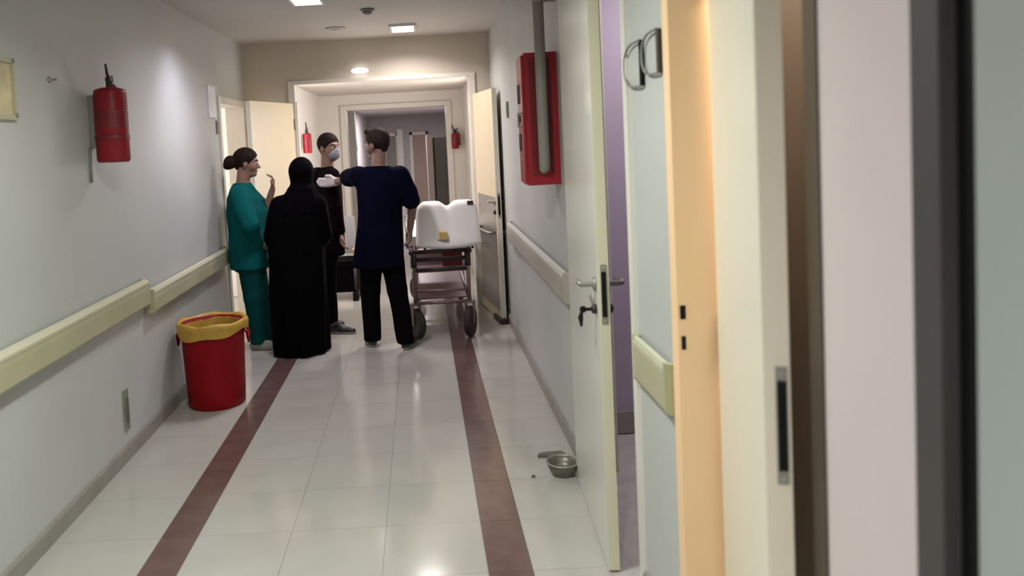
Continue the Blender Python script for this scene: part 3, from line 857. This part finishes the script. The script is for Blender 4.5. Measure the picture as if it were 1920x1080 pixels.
# ------------------------------------------------------------------ people: signed distance fields -> surface nets
class Field:
    def __init__(self, lo, hi, h):
        self.h = h
        self.lo = np.array(lo, float)
        self.n = np.ceil((np.array(hi) - self.lo) / h).astype(int) + 1
        self.D = np.full(self.n, 0.25, np.float32)

    def _win(self, lo, hi, pad):
        a = np.clip(((np.array(lo) - pad - self.lo) / self.h).astype(int), 0, self.n - 1)
        b = np.clip(((np.array(hi) + pad - self.lo) / self.h).astype(int) + 2, 1, self.n)
        b = np.maximum(b, a + 1)
        sl = tuple(slice(a[i], b[i]) for i in range(3))
        ax = [(self.lo[i] + self.h * np.arange(a[i], b[i])).astype(np.float32) for i in range(3)]
        X, Y, Z = np.meshgrid(*ax, indexing='ij', sparse=True)
        return sl, X, Y, Z

    def _merge(self, sl, d, k):
        a = self.D[sl]
        if k <= 0:
            self.D[sl] = np.minimum(a, d)
        else:
            hh = np.clip(0.5 + 0.5 * (a - d) / k, 0, 1)
            self.D[sl] = a * (1 - hh) + d * hh - k * hh * (1 - hh)

    def cone(self, p, q, r1, r2, k=0.02):
        p, q = np.array(p, float), np.array(q, float)
        R = max(r1, r2)
        sl, X, Y, Z = self._win(np.minimum(p, q) - R, np.maximum(p, q) + R, k + 3 * self.h)
        v = q - p
        t = np.clip(((X - p[0]) * v[0] + (Y - p[1]) * v[1] + (Z - p[2]) * v[2]) / (v @ v + 1e-9), 0, 1)
        d = np.sqrt((X - p[0] - t * v[0]) ** 2 + (Y - p[1] - t * v[1]) ** 2 + (Z - p[2] - t * v[2]) ** 2) - (r1 + (r2 - r1) * t)
        self._merge(sl, d, k)

    def ell(self, c, rad, M=None, k=0.015, add=0.0):
        """ellipsoid; M = rows of local axes"""
        c = np.array(c, float)
        rad = np.array(rad, float) + add
        M = np.eye(3) if M is None else M
        R = rad.max()
        sl, X, Y, Z = self._win(c - R, c + R, k + 3 * self.h)
        P = [M[i][0] * (X - c[0]) + M[i][1] * (Y - c[1]) + M[i][2] * (Z - c[2]) for i in range(3)]
        k0 = np.sqrt(sum((P[i] / rad[i]) ** 2 for i in range(3)))
        k1 = np.sqrt(sum((P[i] / rad[i] ** 2) ** 2 for i in range(3))) + 1e-6
        self._merge(sl, k0 * (k0 - 1) / k1, k)

    def stack(self, secs, yaw=0.0, k=0.03, fold=None, add=0.0, power=2.2):
        """secs: (z, cx, cy, rx, ry) from bottom to top"""
        s = np.array(secs, float)
        zs = s[:, 0]
        R = max(s[:, 3].max(), s[:, 4].max()) + add + 0.03
        lo = (s[:, 1].min() - R, s[:, 2].min() - R, zs[0] - 0.02)
        hi = (s[:, 1].max() + R, s[:, 2].max() + R, zs[-1] + 0.02)
        sl, X, Y, Z = self._win(lo, hi, k + 3 * self.h)
        zc = np.clip(Z, zs[0], zs[-1])
        cx, cy, rx, ry = (np.interp(zc, zs, s[:, i]) for i in (1, 2, 3, 4))
        c, sn = math.cos(yaw), math.sin(yaw)
        u = (X - cx) * c + (Y - cy) * sn
        v = -(X - cx) * sn + (Y - cy) * c
        rx = rx + add
        ry = ry + add
        rr = (np.abs(u / rx) ** power + np.abs(v / ry) ** power) ** (1 / power)
        d = (rr - 1) * np.minimum(rx, ry)
        if fold is not None:
            d = d - fold(np.arctan2(v, u), Z)
        d = np.maximum(d, np.maximum(zs[0] - Z, Z - zs[-1]))
        self._merge(sl, d.astype(np.float32), k)

    def cut(self, p, n):
        """remove everything on the side n points to"""
        n = np.array(n, float)
        n = n / np.linalg.norm(n)
        sl, X, Y, Z = self._win(self.lo, self.lo + self.h * self.n, 0)
        self.D = np.maximum(self.D, ((X - p[0]) * n[0] + (Y - p[1]) * n[1] + (Z - p[2]) * n[2]).astype(np.float32))

    def ripple(self, amp, fx, fy, fz, ph=0.0):
        sl, X, Y, Z = self._win(self.lo, self.lo + self.h * self.n, 0)
        self.D = self.D - (amp * np.sin(fx * X + ph) * np.sin(fy * Y + 1.3 * ph) * np.sin(fz * Z + 0.7 * ph + 2 * X)).astype(np.float32)

    def mesh(self, name, m, parent, base):
        D = np.pad(self.D, 1, constant_values=0.2)
        S = D < 0
        n = D.shape
        # cell vertices
        cs = np.zeros((n[0] - 1, n[1] - 1, n[2] - 1), np.uint8)
        for i in (0, 1):
            for j in (0, 1):
                for k in (0, 1):
                    cs += S[i:n[0] - 1 + i, j:n[1] - 1 + j, k:n[2] - 1 + k]
        act = np.argwhere((cs > 0) & (cs < 8))
        idx = -np.ones(cs.shape, np.int64)
        idx[tuple(act.T)] = np.arange(len(act))
        acc = np.zeros((len(act), 3))
        cnt = np.zeros(len(act))
        corners = [(i, j, k) for i in (0, 1) for j in (0, 1) for k in (0, 1)]
        for a in corners:
            for ax in range(3):
                if a[ax]:
                    continue
                b = list(a)
                b[ax] = 1
                da = D[act[:, 0] + a[0], act[:, 1] + a[1], act[:, 2] + a[2]]
                db = D[act[:, 0] + b[0], act[:, 1] + b[1], act[:, 2] + b[2]]
                x = (da < 0) != (db < 0)
                t = np.where(x, da / np.where(x, da - db, 1), 0)
                p = np.tile(np.array(a, float), (len(act), 1))
                p[:, ax] = t
                acc[x] += p[x]
                cnt[x] += 1
        V = self.lo + self.h * (act + acc / cnt[:, None] - 1) - np.array(base)
        F = []
        for ax in range(3):
            o1, o2 = [(1, 2), (2, 0), (0, 1)][ax]
            sh = [slice(1, -1)] * 3
            sh[ax] = slice(0, n[ax] - 1)
            sA = S[tuple(sh)]
            sh2 = list(sh)
            sh2[ax] = slice(1, n[ax])
            sB = S[tuple(sh2)]
            e = np.argwhere(sA != sB)
            if not len(e):
                continue
            flip = sA[tuple(e.T)]
            off = np.ones(3, int)
            off[ax] = 0
            g = e + off
            def cell(d1, d2):
                q = g.copy()
                q[:, o1] += d1
                q[:, o2] += d2
                return idx[tuple(q.T)]
            quad = np.stack([cell(-1, -1), cell(0, -1), cell(0, 0), cell(-1, 0)], 1)
            quad[~flip] = quad[~flip][:, ::-1]
            F.append(quad)
        F = np.concatenate(F)
        me = bpy.data.meshes.new(name)
        me.from_pydata(V.tolist(), [], F.tolist())
        me.update()
        me.polygons.foreach_set('use_smooth', [True] * len(me.polygons))
        me.materials.append(m)
        o = bpy.data.objects.new(name, me)
        COL.objects.link(o)
        o.parent = parent
        return o


def V3(*a):
    return np.array(a, float)


def head_axes(yaw, pitch=0.0, roll=0.0):
    """yaw 0 looks along +Y, positive turns towards -X (viewer's left from behind)"""
    M = Matrix.Rotation(yaw, 3, 'Z') @ Matrix.Rotation(pitch, 3, 'X') @ Matrix.Rotation(roll, 3, 'Y')
    M = np.array(M)
    return M[:, 0], M[:, 1], M[:, 2]          # right, forward, up


def head(F, c, ax, s=1.0, neck=None):
    r, f, u = ax
    A = np.array([r, f, u])
    P = lambda a, b, d: np.array(c) + s * (a * r + b * f + d * u)
    F.ell(P(0, -.012, .035), V3(.075, .095, .086) * s, A)
    F.cone(P(0, .030, -.02), P(0, .048, -.082), .060 * s, .036 * s, .03)
    for q in (-1, 1):
        F.ell(P(q * .036, .048, -.030), V3(.028, .028, .03) * s, A, .02)
        F.ell(P(q * .077, -.008, -.008), V3(.011, .022, .032) * s, A, .006)
        F.cone(P(q * .04, .072, .026), P(q * .012, .085, .026), .011 * s, .011 * s, .012)
    F.cone(P(0, .086, .008), P(0, .108, -.030), .008 * s, .013 * s, .010)
    F.cone(P(-.013, .094, -.034), P(.013, .094, -.034), .009 * s, .009 * s, .008)
    F.cone(P(-.018, .084, -.056), P(.018, .084, -.056), .008 * s, .008 * s, .007)
    F.cone(P(-.014, .082, -.068), P(.014, .082, -.068), .008 * s, .008 * s, .007)
    F.ell(P(0, .070, -.092), V3(.024, .020, .020) * s, A, .015)
    if neck is not None:
        F.cone(P(0, -.022, -.05), neck, .054 * s, .060 * s, .03)


def face_parts(body, base, c, ax, s=1.0):
    r, f, u = ax
    P = lambda a, b, d: Vector(np.array(c) + s * (a * r + b * f + d * u) - np.array(base))
    for q in (-1, 1):
        for nm, rad, fw, m in (('eye', .0135, .076, EYE), ('iris', .007, .0845, IRIS)):
            bm = bmesh.new()
            bmesh.ops.create_uvsphere(bm, u_segments=12, v_segments=8, radius=rad * s)
            for v in bm.verts:
                v.co += P(q * .032, fw, .004)
            finish(nm, bm, m, body, smooth=True)
        bm = tube(NB(), [P(q * .052, .074, .026), P(q * .035, .087, .032), P(q * .014, .094, .026)], [.003, .0045, .0035], 6)
        finish('eyebrow', bm, HAIR, body, smooth=True)
    bm = tube(NB(), [P(-.022, .084, -.062), P(0, .0935, -.062), P(.022, .084, -.062)], [.002, .0045, .002], 8)
    finish('lips', bm, LIP, body, smooth=True)


def hand(F, wrist, d, side, curl=0.35, s=1.0, spread=0.018):
    """d = direction of the fingers, side = direction of the thumb"""
    d = np.array(d, float)
    d /= np.linalg.norm(d)
    side = np.array(side, float)
    side = side - d * (side @ d)
    side /= np.linalg.norm(side)
    pn = np.cross(d, side)
    w = np.array(wrist, float)
    for q in (-1.4, -0.5, 0.5, 1.4):
        F.cone(w + side * q * .011 * s, w + d * .085 * s + side * q * spread * s, .016 * s, .0125 * s, .012)
    for q, ln in ((1.5, .070), (0.5, .080), (-0.5, .075), (-1.5, .058)):
        a = w + d * .085 * s + side * q * spread * s
        b = a + (d * math.cos(curl) - pn * math.sin(curl)) * ln * .5 * s
        e = b + (d * math.cos(curl * 2.3) - pn * math.sin(curl * 2.3)) * ln * .55 * s
        F.cone(a, b, .0105 * s, .0095 * s, .004)
        F.cone(b, e, .0095 * s, .0078 * s, .004)
    a = w + d * .025 * s + side * .022 * s
    b = a + (d * .7 + side * .6 - pn * .25) * .045 * s
    e = b + (d * .9 + side * .1 - pn * .35) * .032 * s
    F.cone(a, b, .0145 * s, .0115 * s, .010)
    F.cone(b, e, .0115 * s, .0088 * s, .004)


def hair_short(F, c, ax, s=1.0, add=.011, quiff=0.0):
    r, f, u = ax
    A = np.array([r, f, u])
    P = lambda a, b, d: np.array(c) + s * (a * r + b * f + d * u)
    F.ell(P(0, -.014, .038), V3(.075, .095, .086) * s, A, 0, add)
    F.cone(P(0, -.075, .0), P(0, -.066, -.045), .040 * s, .030 * s, .02)
    if quiff:
        F.cone(P(-.03, .060, .105), P(.03, .060, .105), .026 * s, .026 * s, .02)
        F.cone(P(-.02, .085, .112), P(.02, .085, .112), .016 * s, .016 * s, .02)
    F.cut(P(0, .022, .0), f - .95 * u)
    F.cut(P(0, 0, -.062), -u)


def shoe(F, heel, d, s=1.0):
    d = np.array(d, float)
    d /= np.linalg.norm(d)
    h = np.array(heel, float)
    z = V3(0, 0, 1)
    F.cone(h + z * .035, h + d * .10 + z * .035, .036 * s, .040 * s, .02)
    F.cone(h + d * .10 + z * .032, h + d * .20 + z * .022, .042 * s, .030 * s, .02)
    F.cone(h + d * .01 + z * .06, h + d * .06 + z * .075, .036 * s, .034 * s, .02)


def shoes(root, base, feet, m=SHOE):
    for heel, d in feet:
        F = Field(np.array(heel) + V3(-.28, -.28, -.02), np.array(heel) + V3(.28, .28, .14), .006)
        shoe(F, heel, d)
        F.cut((0, 0, 0.016), (0, 0, -1))
        o = F.mesh('shoe', m, root, base)
        F = Field(np.array(heel) + V3(-.28, -.28, -.02), np.array(heel) + V3(.28, .28, .14), .006)
        shoe(F, heel, d)
        F.D -= .003
        F.cut((0, 0, 0.001), (0, 0, -1))
        F.cut((0, 0, 0.018), (0, 0, 1))
        F.mesh('sole', SHOE_W, o, base)


H_BODY, H_CLOTH = 0.007, 0.009


# ---- man in navy scrubs, seen from behind, reaching to the masked man
base = (-0.33, 6.42, 0.0)
root = empty('person', base)
tag(root, 'person in navy scrubs seen from behind, arm reaching out', 'person')
hc, hax = V3(-0.335, 6.42, 1.64), head_axes(0.95, -0.05)
sl_, sr_ = V3(-0.505, 6.42, 1.405), V3(-0.155, 6.40, 1.395)
el_, wl_ = V3(-0.615, 6.66, 1.370), V3(-0.715, 6.80, 1.345)
er_, wr_ = V3(-0.075, 6.40, 1.150), V3(-0.105, 6.46, 0.955)
hipL, hipR = V3(-0.435, 6.42, 0.82), V3(-0.265, 6.42, 0.82)
knL, anL = V3(-0.455, 6.43, 0.47), V3(-0.462, 6.47, 0.09)
knR, anR = V3(-0.235, 6.38, 0.47), V3(-0.185, 6.33, 0.09)
B = Field((-0.98, 6.05, -0.02), (0.15, 6.98, 1.82), H_BODY)
head(B, hc, hax, 1.0, V3(-0.33, 6.40, 1.44))
B.stack([(0.78, -.35, 6.41, .15, .10), (0.95, -.345, 6.41, .14, .10), (1.10, -.34, 6.41, .135, .095), (1.30, -.335, 6.41, .16, .105), (1.42, -.335, 6.40, .13, .075), (1.46, -.335, 6.40, .06, .05)])
for a, b, c_, in ((sl_, el_, wl_), (sr_, er_, wr_)):
    B.cone(a, b, .052, .040, .03)
    B.cone(b, c_, .040, .027, .015)
for a, b, c_ in ((hipL, knL, anL), (hipR, knR, anR)):
    B.cone(a, b, .075, .052, .03)
    B.cone(b, c_, .050, .036, .02)
hand(B, wl_, (-0.9, 0.30, -0.05), (0.1, 0.2, 1), 0.3)
hand(B, wr_, (-0.05, 0.15, -0.95), (-0.2, 1, 0.2), 0.35)
body = B.mesh('body', SKIN_D, root, base)
face_parts(body, base, hc, hax)
Hh = Field(hc - .17, hc + .17, .006)
hair_short(Hh, hc, hax, 1.0, .012, quiff=1.0)
Hh.mesh('hair', HAIR, root, base)
S = Field((-0.80, 6.1, 0.5), (0.1, 6.8, 1.60), H_CLOTH)
fold = lambda a, z: 0.006 * np.sin(5 * a + 7 * z) * np.clip((1.25 - z) * 3, 0.2, 1)
S.stack([(0.66, -.365, 6.41, .205, .135), (0.80, -.36, 6.41, .198, .130), (1.00, -.35, 6.41, .182, .122), (1.20, -.338, 6.41, .178, .122), (1.34, -.332, 6.41, .180, .118), (1.42, -.332, 6.405, .150, .090), (1.47, -.332, 6.40, .085, .070)], fold=fold)
S.cone(sl_ + V3(.01, 0, -.005), sl_ * .35 + el_ * .65, .078, .072, .05)
S.cone(sl_ * .35 + el_ * .65, sl_ * .05 + el_ * .95, .072, .070, .02)
S.cone(sr_ + V3(-.01, 0, -.005), sr_ * .4 + er_ * .6, .076, .074, .05)
S.cone(sr_ * .4 + er_ * .6, sr_ * .12 + er_ * .88, .074, .072, .02)
S.cut(sl_ * .05 + el_ * .95, el_ - sl_)
S.ripple(.004, 22, 22, 17)
S.mesh('scrub_top', NAVY, root, base)
Pn = Field((-0.7, 6.1, 0.0), (0.05, 6.75, 0.95), H_CLOTH)
Pn.stack([(0.66, -.36, 6.41, .185, .115), (0.92, -.35, 6.41, .165, .11)], k=.04)
for h_, k_, a_ in ((hipL, knL, anL), (hipR, knR, anR)):
    Pn.cone(h_ - V3(0, 0, .10), k_, .098, .080, .02)
    Pn.cone(k_, a_ - V3(0, 0, .035), .080, .070, .02)
Pn.ripple(.005, 19, 23, 15, .5)
Pn.cut((0, 0, 0.045), (0, 0, -1))
Pn.mesh('scrub_trousers', NAVY_D, root, base)
G = Field(wl_ - .22, wl_ + .22, .006)
hand(G, wl_, (-0.9, 0.30, -0.05), (0.1, 0.2, 1), 0.3)
G.D -= .005
gl = G.mesh('glove', GLOVE, root, base)
shoes(root, base, [((-0.462, 6.44, 0), (-.25, 1, 0)), ((-0.188, 6.30, 0), (.35, 1, 0))])

# ---- masked man facing the viewer's right
base = (-0.80, 7.10, 0.0)
root = empty('person', base)
tag(root, 'person with pale face mask and dark plum clothes', 'person')
hc, hax = V3(-0.797, 7.100, 1.635), head_axes(math.radians(-128), -0.06)
B = Field((-1.2, 6.65, -0.02), (-0.45, 7.50, 1.82), H_BODY)
nb = V3(-0.822, 7.110, 1.430)
head(B, hc, hax, 1.0, nb)
yaw = math.radians(-62)
B.stack([(0.80, -.847, 7.12, .15, .10), (1.10, -.847, 7.12, .14, .10), (1.30, -.847, 7.12, .17, .11), (1.41, -.847, 7.12, .13, .08), (1.45, -.847, 7.12, .06, .05)], yaw=yaw)
sA, eA, wA = V3(-0.937, 7.280, 1.390), V3(-0.952, 7.260, 1.120), V3(-0.882, 7.180, 0.920)
sB, eB, wB = V3(-0.777, 6.980, 1.390), V3(-0.757, 6.950, 1.120), V3(-0.727, 7.000, 0.880)
for a, b, c_ in ((sA, eA, wA), (sB, eB, wB)):
    B.cone(a, b, .052, .040, .03)
    B.cone(b, c_, .040, .027, .015)
hand(B, wA, (.1, -.3, -1), (.2, -1, 0.1), .5)
hand(B, wB, (0, -.1, -1), (.2, -1, 0), .5)
hipL, hipR = V3(-0.882, 7.200, 0.820), V3(-0.852, 7.060, 0.820)
knL, anL = V3(-0.922, 7.200, 0.460), V3(-0.962, 7.230, 0.090)
knR, anR = V3(-0.867, 7.030, 0.460), V3(-0.857, 7.020, 0.090)
for a, b, c_ in ((hipL, knL, anL), (hipR, knR, anR)):
    B.cone(a, b, .075, .052, .03)
    B.cone(b, c_, .050, .036, .02)
body = B.mesh('body', SKIN, root, base)
face_parts(body, base, hc, hax)
Hh = Field(hc - .17, hc + .17, .006)
hair_short(Hh, hc, hax, 1.0, .012)
Hh.mesh('hair', HAIR, root, base)
r_, f_, u_ = hax
A_ = np.array([r_, f_, u_])
Mk = Field(hc - .17, hc + .17, .005)
Pm = lambda a, b, d: hc + a * r_ + b * f_ + d * u_
Mk.ell(Pm(0, .058, -.055), (.058, .060, .050), A_, .01)
Mk.cone(Pm(0, .095, -.022), Pm(0, .098, -.07), .022, .022, .02)
Mk.cut(Pm(0, .045, 0), -f_)
mk = Mk.mesh('face_mask', MASK, root, base)
bm = NB()
for q in (-1, 1):
    tube(bm, [Vector(Pm(q * .055, .05, -.03) - np.array(base)), Vector(Pm(q * .074, .0, -.012) - np.array(base)), Vector(Pm(q * .082, -.022, .0) - np.array(base))], .0022, 6)
finish('ear_loop', bm, MASK, mk)
S = Field((-1.25, 6.7, 0.55), (-0.45, 7.5, 1.55), H_CLOTH)
S.stack([(0.70, -.847, 7.12, .185, .13), (0.95, -.847, 7.12, .175, .125), (1.20, -.847, 7.12, .178, .125), (1.34, -.847, 7.12, .182, .12), (1.42, -.847, 7.12, .14, .09), (1.465, -.837, 7.115, .075, .068)], yaw=yaw, fold=lambda a, z: .006 * np.sin(6 * a + 8 * z))
for a, b, c_ in ((sA, eA, wA), (sB, eB, wB)):
    S.cone(a, b, .074, .062, .05)
    S.cone(b, c_ * .9 + b * .1, .060, .046, .02)
S.ripple(.004, 22, 22, 17)
S.mesh('jacket', MAROON, root, base)
Pn = Field((-1.2, 6.75, 0.0), (-.5, 7.5, 0.95), H_CLOTH)
Pn.stack([(0.68, -.847, 7.12, .165, .12), (0.9, -.847, 7.12, .155, .11)], yaw=yaw, k=.04)
for h_, k_, a_ in ((hipL, knL, anL), (hipR, knR, anR)):
    Pn.cone(h_ - V3(0, 0, .08), k_, .090, .072, .02)
    Pn.cone(k_, a_ - V3(0, 0, .03), .072, .060, .02)
Pn.cut((0, 0, 0.05), (0, 0, -1))
Pn.ripple(.004, 19, 23, 15)
Pn.mesh('trousers', NAVY_D, root, base)
shoes(root, base, [((-.855, 6.99, 0), (1, -.35, 0)), ((-.99, 7.24, 0), (1, -.1, 0))])

# ---- woman in black abaya, seen from behind
base = (-1.02, 6.37, 0.0)
root = empty('person', base)
tag(root, 'person in long black robe and headscarf seen from behind', 'person')
hc, hax = V3(-.945, 6.39, 1.445), head_axes(-0.25, 0.02)
B = Field((-1.4, 6.0, -0.02), (-.6, 6.8, 1.62), .009)
head(B, hc, hax, .96, V3(-.96, 6.37, 1.27))
B.stack([(0.70, -1.01, 6.37, .16, .11), (0.95, -1.01, 6.37, .14, .10), (1.12, -1.0, 6.37, .15, .11), (1.24, -.985, 6.37, .14, .08), (1.29, -.975, 6.37, .06, .05)])
for s_ in (-1, 1):
    a, b, c_ = V3(-.985 + s_ * .16, 6.37, 1.22), V3(-1.0 + s_ * .19, 6.42, .97), V3(-.98 + s_ * .12, 6.58, .92)
    B.cone(a, b, .046, .036, .03)
    B.cone(b, c_, .036, .025, .015)
    hand(B, c_, (-s_ * .8, .5, .1), (0, .2, 1), .4, .9)
    B.cone(V3(-1.01 + s_ * .08, 6.37, .75), V3(-1.02 + s_ * .08, 6.37, .42), .075, .05, .03)
    B.cone(V3(-1.02 + s_ * .08, 6.37, .42), V3(-1.03 + s_ * .08, 6.38, .07), .048, .035, .02)
body = B.mesh('body', SKIN, root, base)
face_parts(body, base, hc, hax, .96)
R_ = Field((-1.42, 5.98, -0.02), (-.62, 6.78, 1.36), .010)
fold = lambda a, z: 0.013 * np.sin(9 * a + 1.2 * np.sin(3 * a)) * np.clip((1.0 - z), 0, 1) + .006 * np.sin(4 * a + 6 * z)
R_.stack([(0.012, -1.035, 6.37, .225, .20), (0.25, -1.035, 6.37, .225, .19), (0.60, -1.03, 6.37, .232, .175), (0.90, -1.02, 6.38, .238, .165), (1.08, -1.005, 6.38, .225, .155), (1.19, -.99, 6.375, .185, .125), (1.26, -.975, 6.37, .125, .10), (1.32, -.965, 6.37, .09, .085)], fold=fold, power=2.1)
for s_ in (-1, 1):
    a, b, c_ = V3(-.985 + s_ * .15, 6.37, 1.20), V3(-1.01 + s_ * .195, 6.42, .95), V3(-.98 + s_ * .13, 6.56, .90)
    R_.cone(a, b, .075, .075, .05)
    R_.cone(b, c_, .075, .085, .03)
R_.mesh('robe', ABAYA, root, base)
Sc = Field((-1.3, 6.1, 1.0), (-.6, 6.65, 1.62), .009)
r_, f_, u_ = hax
A_ = np.array([r_, f_, u_])
Sc.ell(hc + .030 * u_ - .008 * f_, (.092, .112, .102), A_, 0)
Sc.cone(hc + .0 * u_ - .02 * f_, hc - .13 * u_ - .015 * f_, .088, .092, .04)
Sc.stack([(1.03, -.985, 6.372, .185, .125), (1.14, -.98, 6.372, .192, .140), (1.25, -.97, 6.372, .150, .125), (1.33, -.955, 6.375, .105, .105)], fold=lambda a, z: .006 * np.sin(7 * a + 10 * z), k=.05)
# face opening
p0 = hc + .105 * f_ - .012 * u_
sl, X, Y, Z = Sc._win(Sc.lo, Sc.lo + Sc.h * Sc.n, 0)
P_ = [A_[i][0] * (X - p0[0]) + A_[i][1] * (Y - p0[1]) + A_[i][2] * (Z - p0[2]) for i in range(3)]
Sc.D = np.maximum(Sc.D, -((np.sqrt((P_[0] / .058) ** 2 + (P_[1] / .075) ** 2 + (P_[2] / .078) ** 2) - 1) * .058).astype(np.float32))
Sc.mesh('headscarf', ABAYA, root, base)
shoes(root, base, [((-1.12, 6.36, 0), (-.1, 1, 0)), ((-.95, 6.36, 0), (.1, 1, 0))])

# ---- woman in teal scrubs leaning by the doorway, looking right
base = (-1.43, 6.58, 0.0)
root = empty('person', base)
tag(root, 'person in teal scrubs with hair bun and raised hand', 'person')
hc, hax = V3(-1.425, 6.60, 1.545), head_axes(math.radians(-80), -0.10)
nb = V3(-1.47, 6.60, 1.36)
B = Field((-1.78, 6.2, -0.02), (-1.05, 7.0, 1.72), H_BODY)
head(B, hc, hax, .95, nb)
B.stack([(0.76, -1.45, 6.60, .10, .15), (0.92, -1.45, 6.60, .10, .135), (1.08, -1.455, 6.60, .105, .13), (1.22, -1.46, 6.60, .115, .15), (1.32, -1.47, 6.60, .08, .125), (1.37, -1.47, 6.60, .05, .06)])
sN, eN, wN = V3(-1.475, 6.44, 1.30), V3(-1.375, 6.36, 1.06), V3(-1.345, 6.47, 0.90)
sF, eF, wF = V3(-1.475, 6.76, 1.30), V3(-1.320, 6.72, 1.115), V3(-1.245, 6.70, 1.315)
for a, b, c_ in ((sN, eN, wN), (sF, eF, wF)):
    B.cone(a, b, .046, .037, .03)
    B.cone(b, c_, .037, .025, .015)
hand(B, wF, (.15, 0, 1), (.2, -1, .1), .55, .9)
hand(B, wN, (.4, .5, -.7), (.8, -.4, .1), .5, .9)
hipN, hipF = V3(-1.445, 6.53, .80), V3(-1.445, 6.68, .80)
knN, anN = V3(-1.42, 6.52, .44), V3(-1.41, 6.54, .09)
knF, anF = V3(-1.40, 6.68, .44), V3(-1.36, 6.70, .09)
for a, b, c_ in ((hipN, knN, anN), (hipF, knF, anF)):
    B.cone(a, b, .078, .052, .03)
    B.cone(b, c_, .050, .034, .02)
body = B.mesh('body', SKIN, root, base)
face_parts(body, base, hc, hax, .95)
r_, f_, u_ = hax
A_ = np.array([r_, f_, u_])
Hh = Field(hc - .24, hc + .2, .006)
hair_short(Hh, hc, hax, .95, .013)
hr = Hh.mesh('hair', HAIR, root, base)
Hb = Field(hc - .27, hc + .2, .006)
Hb.ell(hc - .135 * f_ + .000 * u_, (.050, .048, .055), A_, 0)
Hb.ell(hc - .160 * f_ - .030 * u_, (.030, .028, .032), A_, .02)
Hb.cone(hc - .09 * f_ + .01 * u_, hc - .13 * f_, .04, .04, .03)
Hb.mesh('hair_bun', HAIR, hr, base)
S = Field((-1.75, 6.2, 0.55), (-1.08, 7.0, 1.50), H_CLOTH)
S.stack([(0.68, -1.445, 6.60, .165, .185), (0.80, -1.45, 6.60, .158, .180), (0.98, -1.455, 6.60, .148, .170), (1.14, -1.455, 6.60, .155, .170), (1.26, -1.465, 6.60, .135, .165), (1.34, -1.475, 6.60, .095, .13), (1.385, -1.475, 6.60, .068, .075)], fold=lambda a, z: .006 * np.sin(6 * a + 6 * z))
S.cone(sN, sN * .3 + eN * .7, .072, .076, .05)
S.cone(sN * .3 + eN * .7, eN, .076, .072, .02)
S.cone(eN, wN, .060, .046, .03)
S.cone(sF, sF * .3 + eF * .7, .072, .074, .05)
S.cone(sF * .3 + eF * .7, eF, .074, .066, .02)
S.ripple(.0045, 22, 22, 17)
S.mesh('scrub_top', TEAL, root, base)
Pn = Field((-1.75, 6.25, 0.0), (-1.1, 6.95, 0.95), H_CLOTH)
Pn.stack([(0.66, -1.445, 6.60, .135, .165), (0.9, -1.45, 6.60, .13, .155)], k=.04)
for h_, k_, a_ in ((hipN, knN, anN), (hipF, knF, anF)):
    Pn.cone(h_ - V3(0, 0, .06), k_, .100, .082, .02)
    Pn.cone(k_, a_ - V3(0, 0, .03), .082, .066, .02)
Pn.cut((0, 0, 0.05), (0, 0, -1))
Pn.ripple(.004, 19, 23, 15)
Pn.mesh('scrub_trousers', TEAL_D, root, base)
shoes(root, base, [((-1.45, 6.54, 0), (1, -.1, 0)), ((-1.40, 6.70, 0), (1, .1, 0))], SHOE_W)
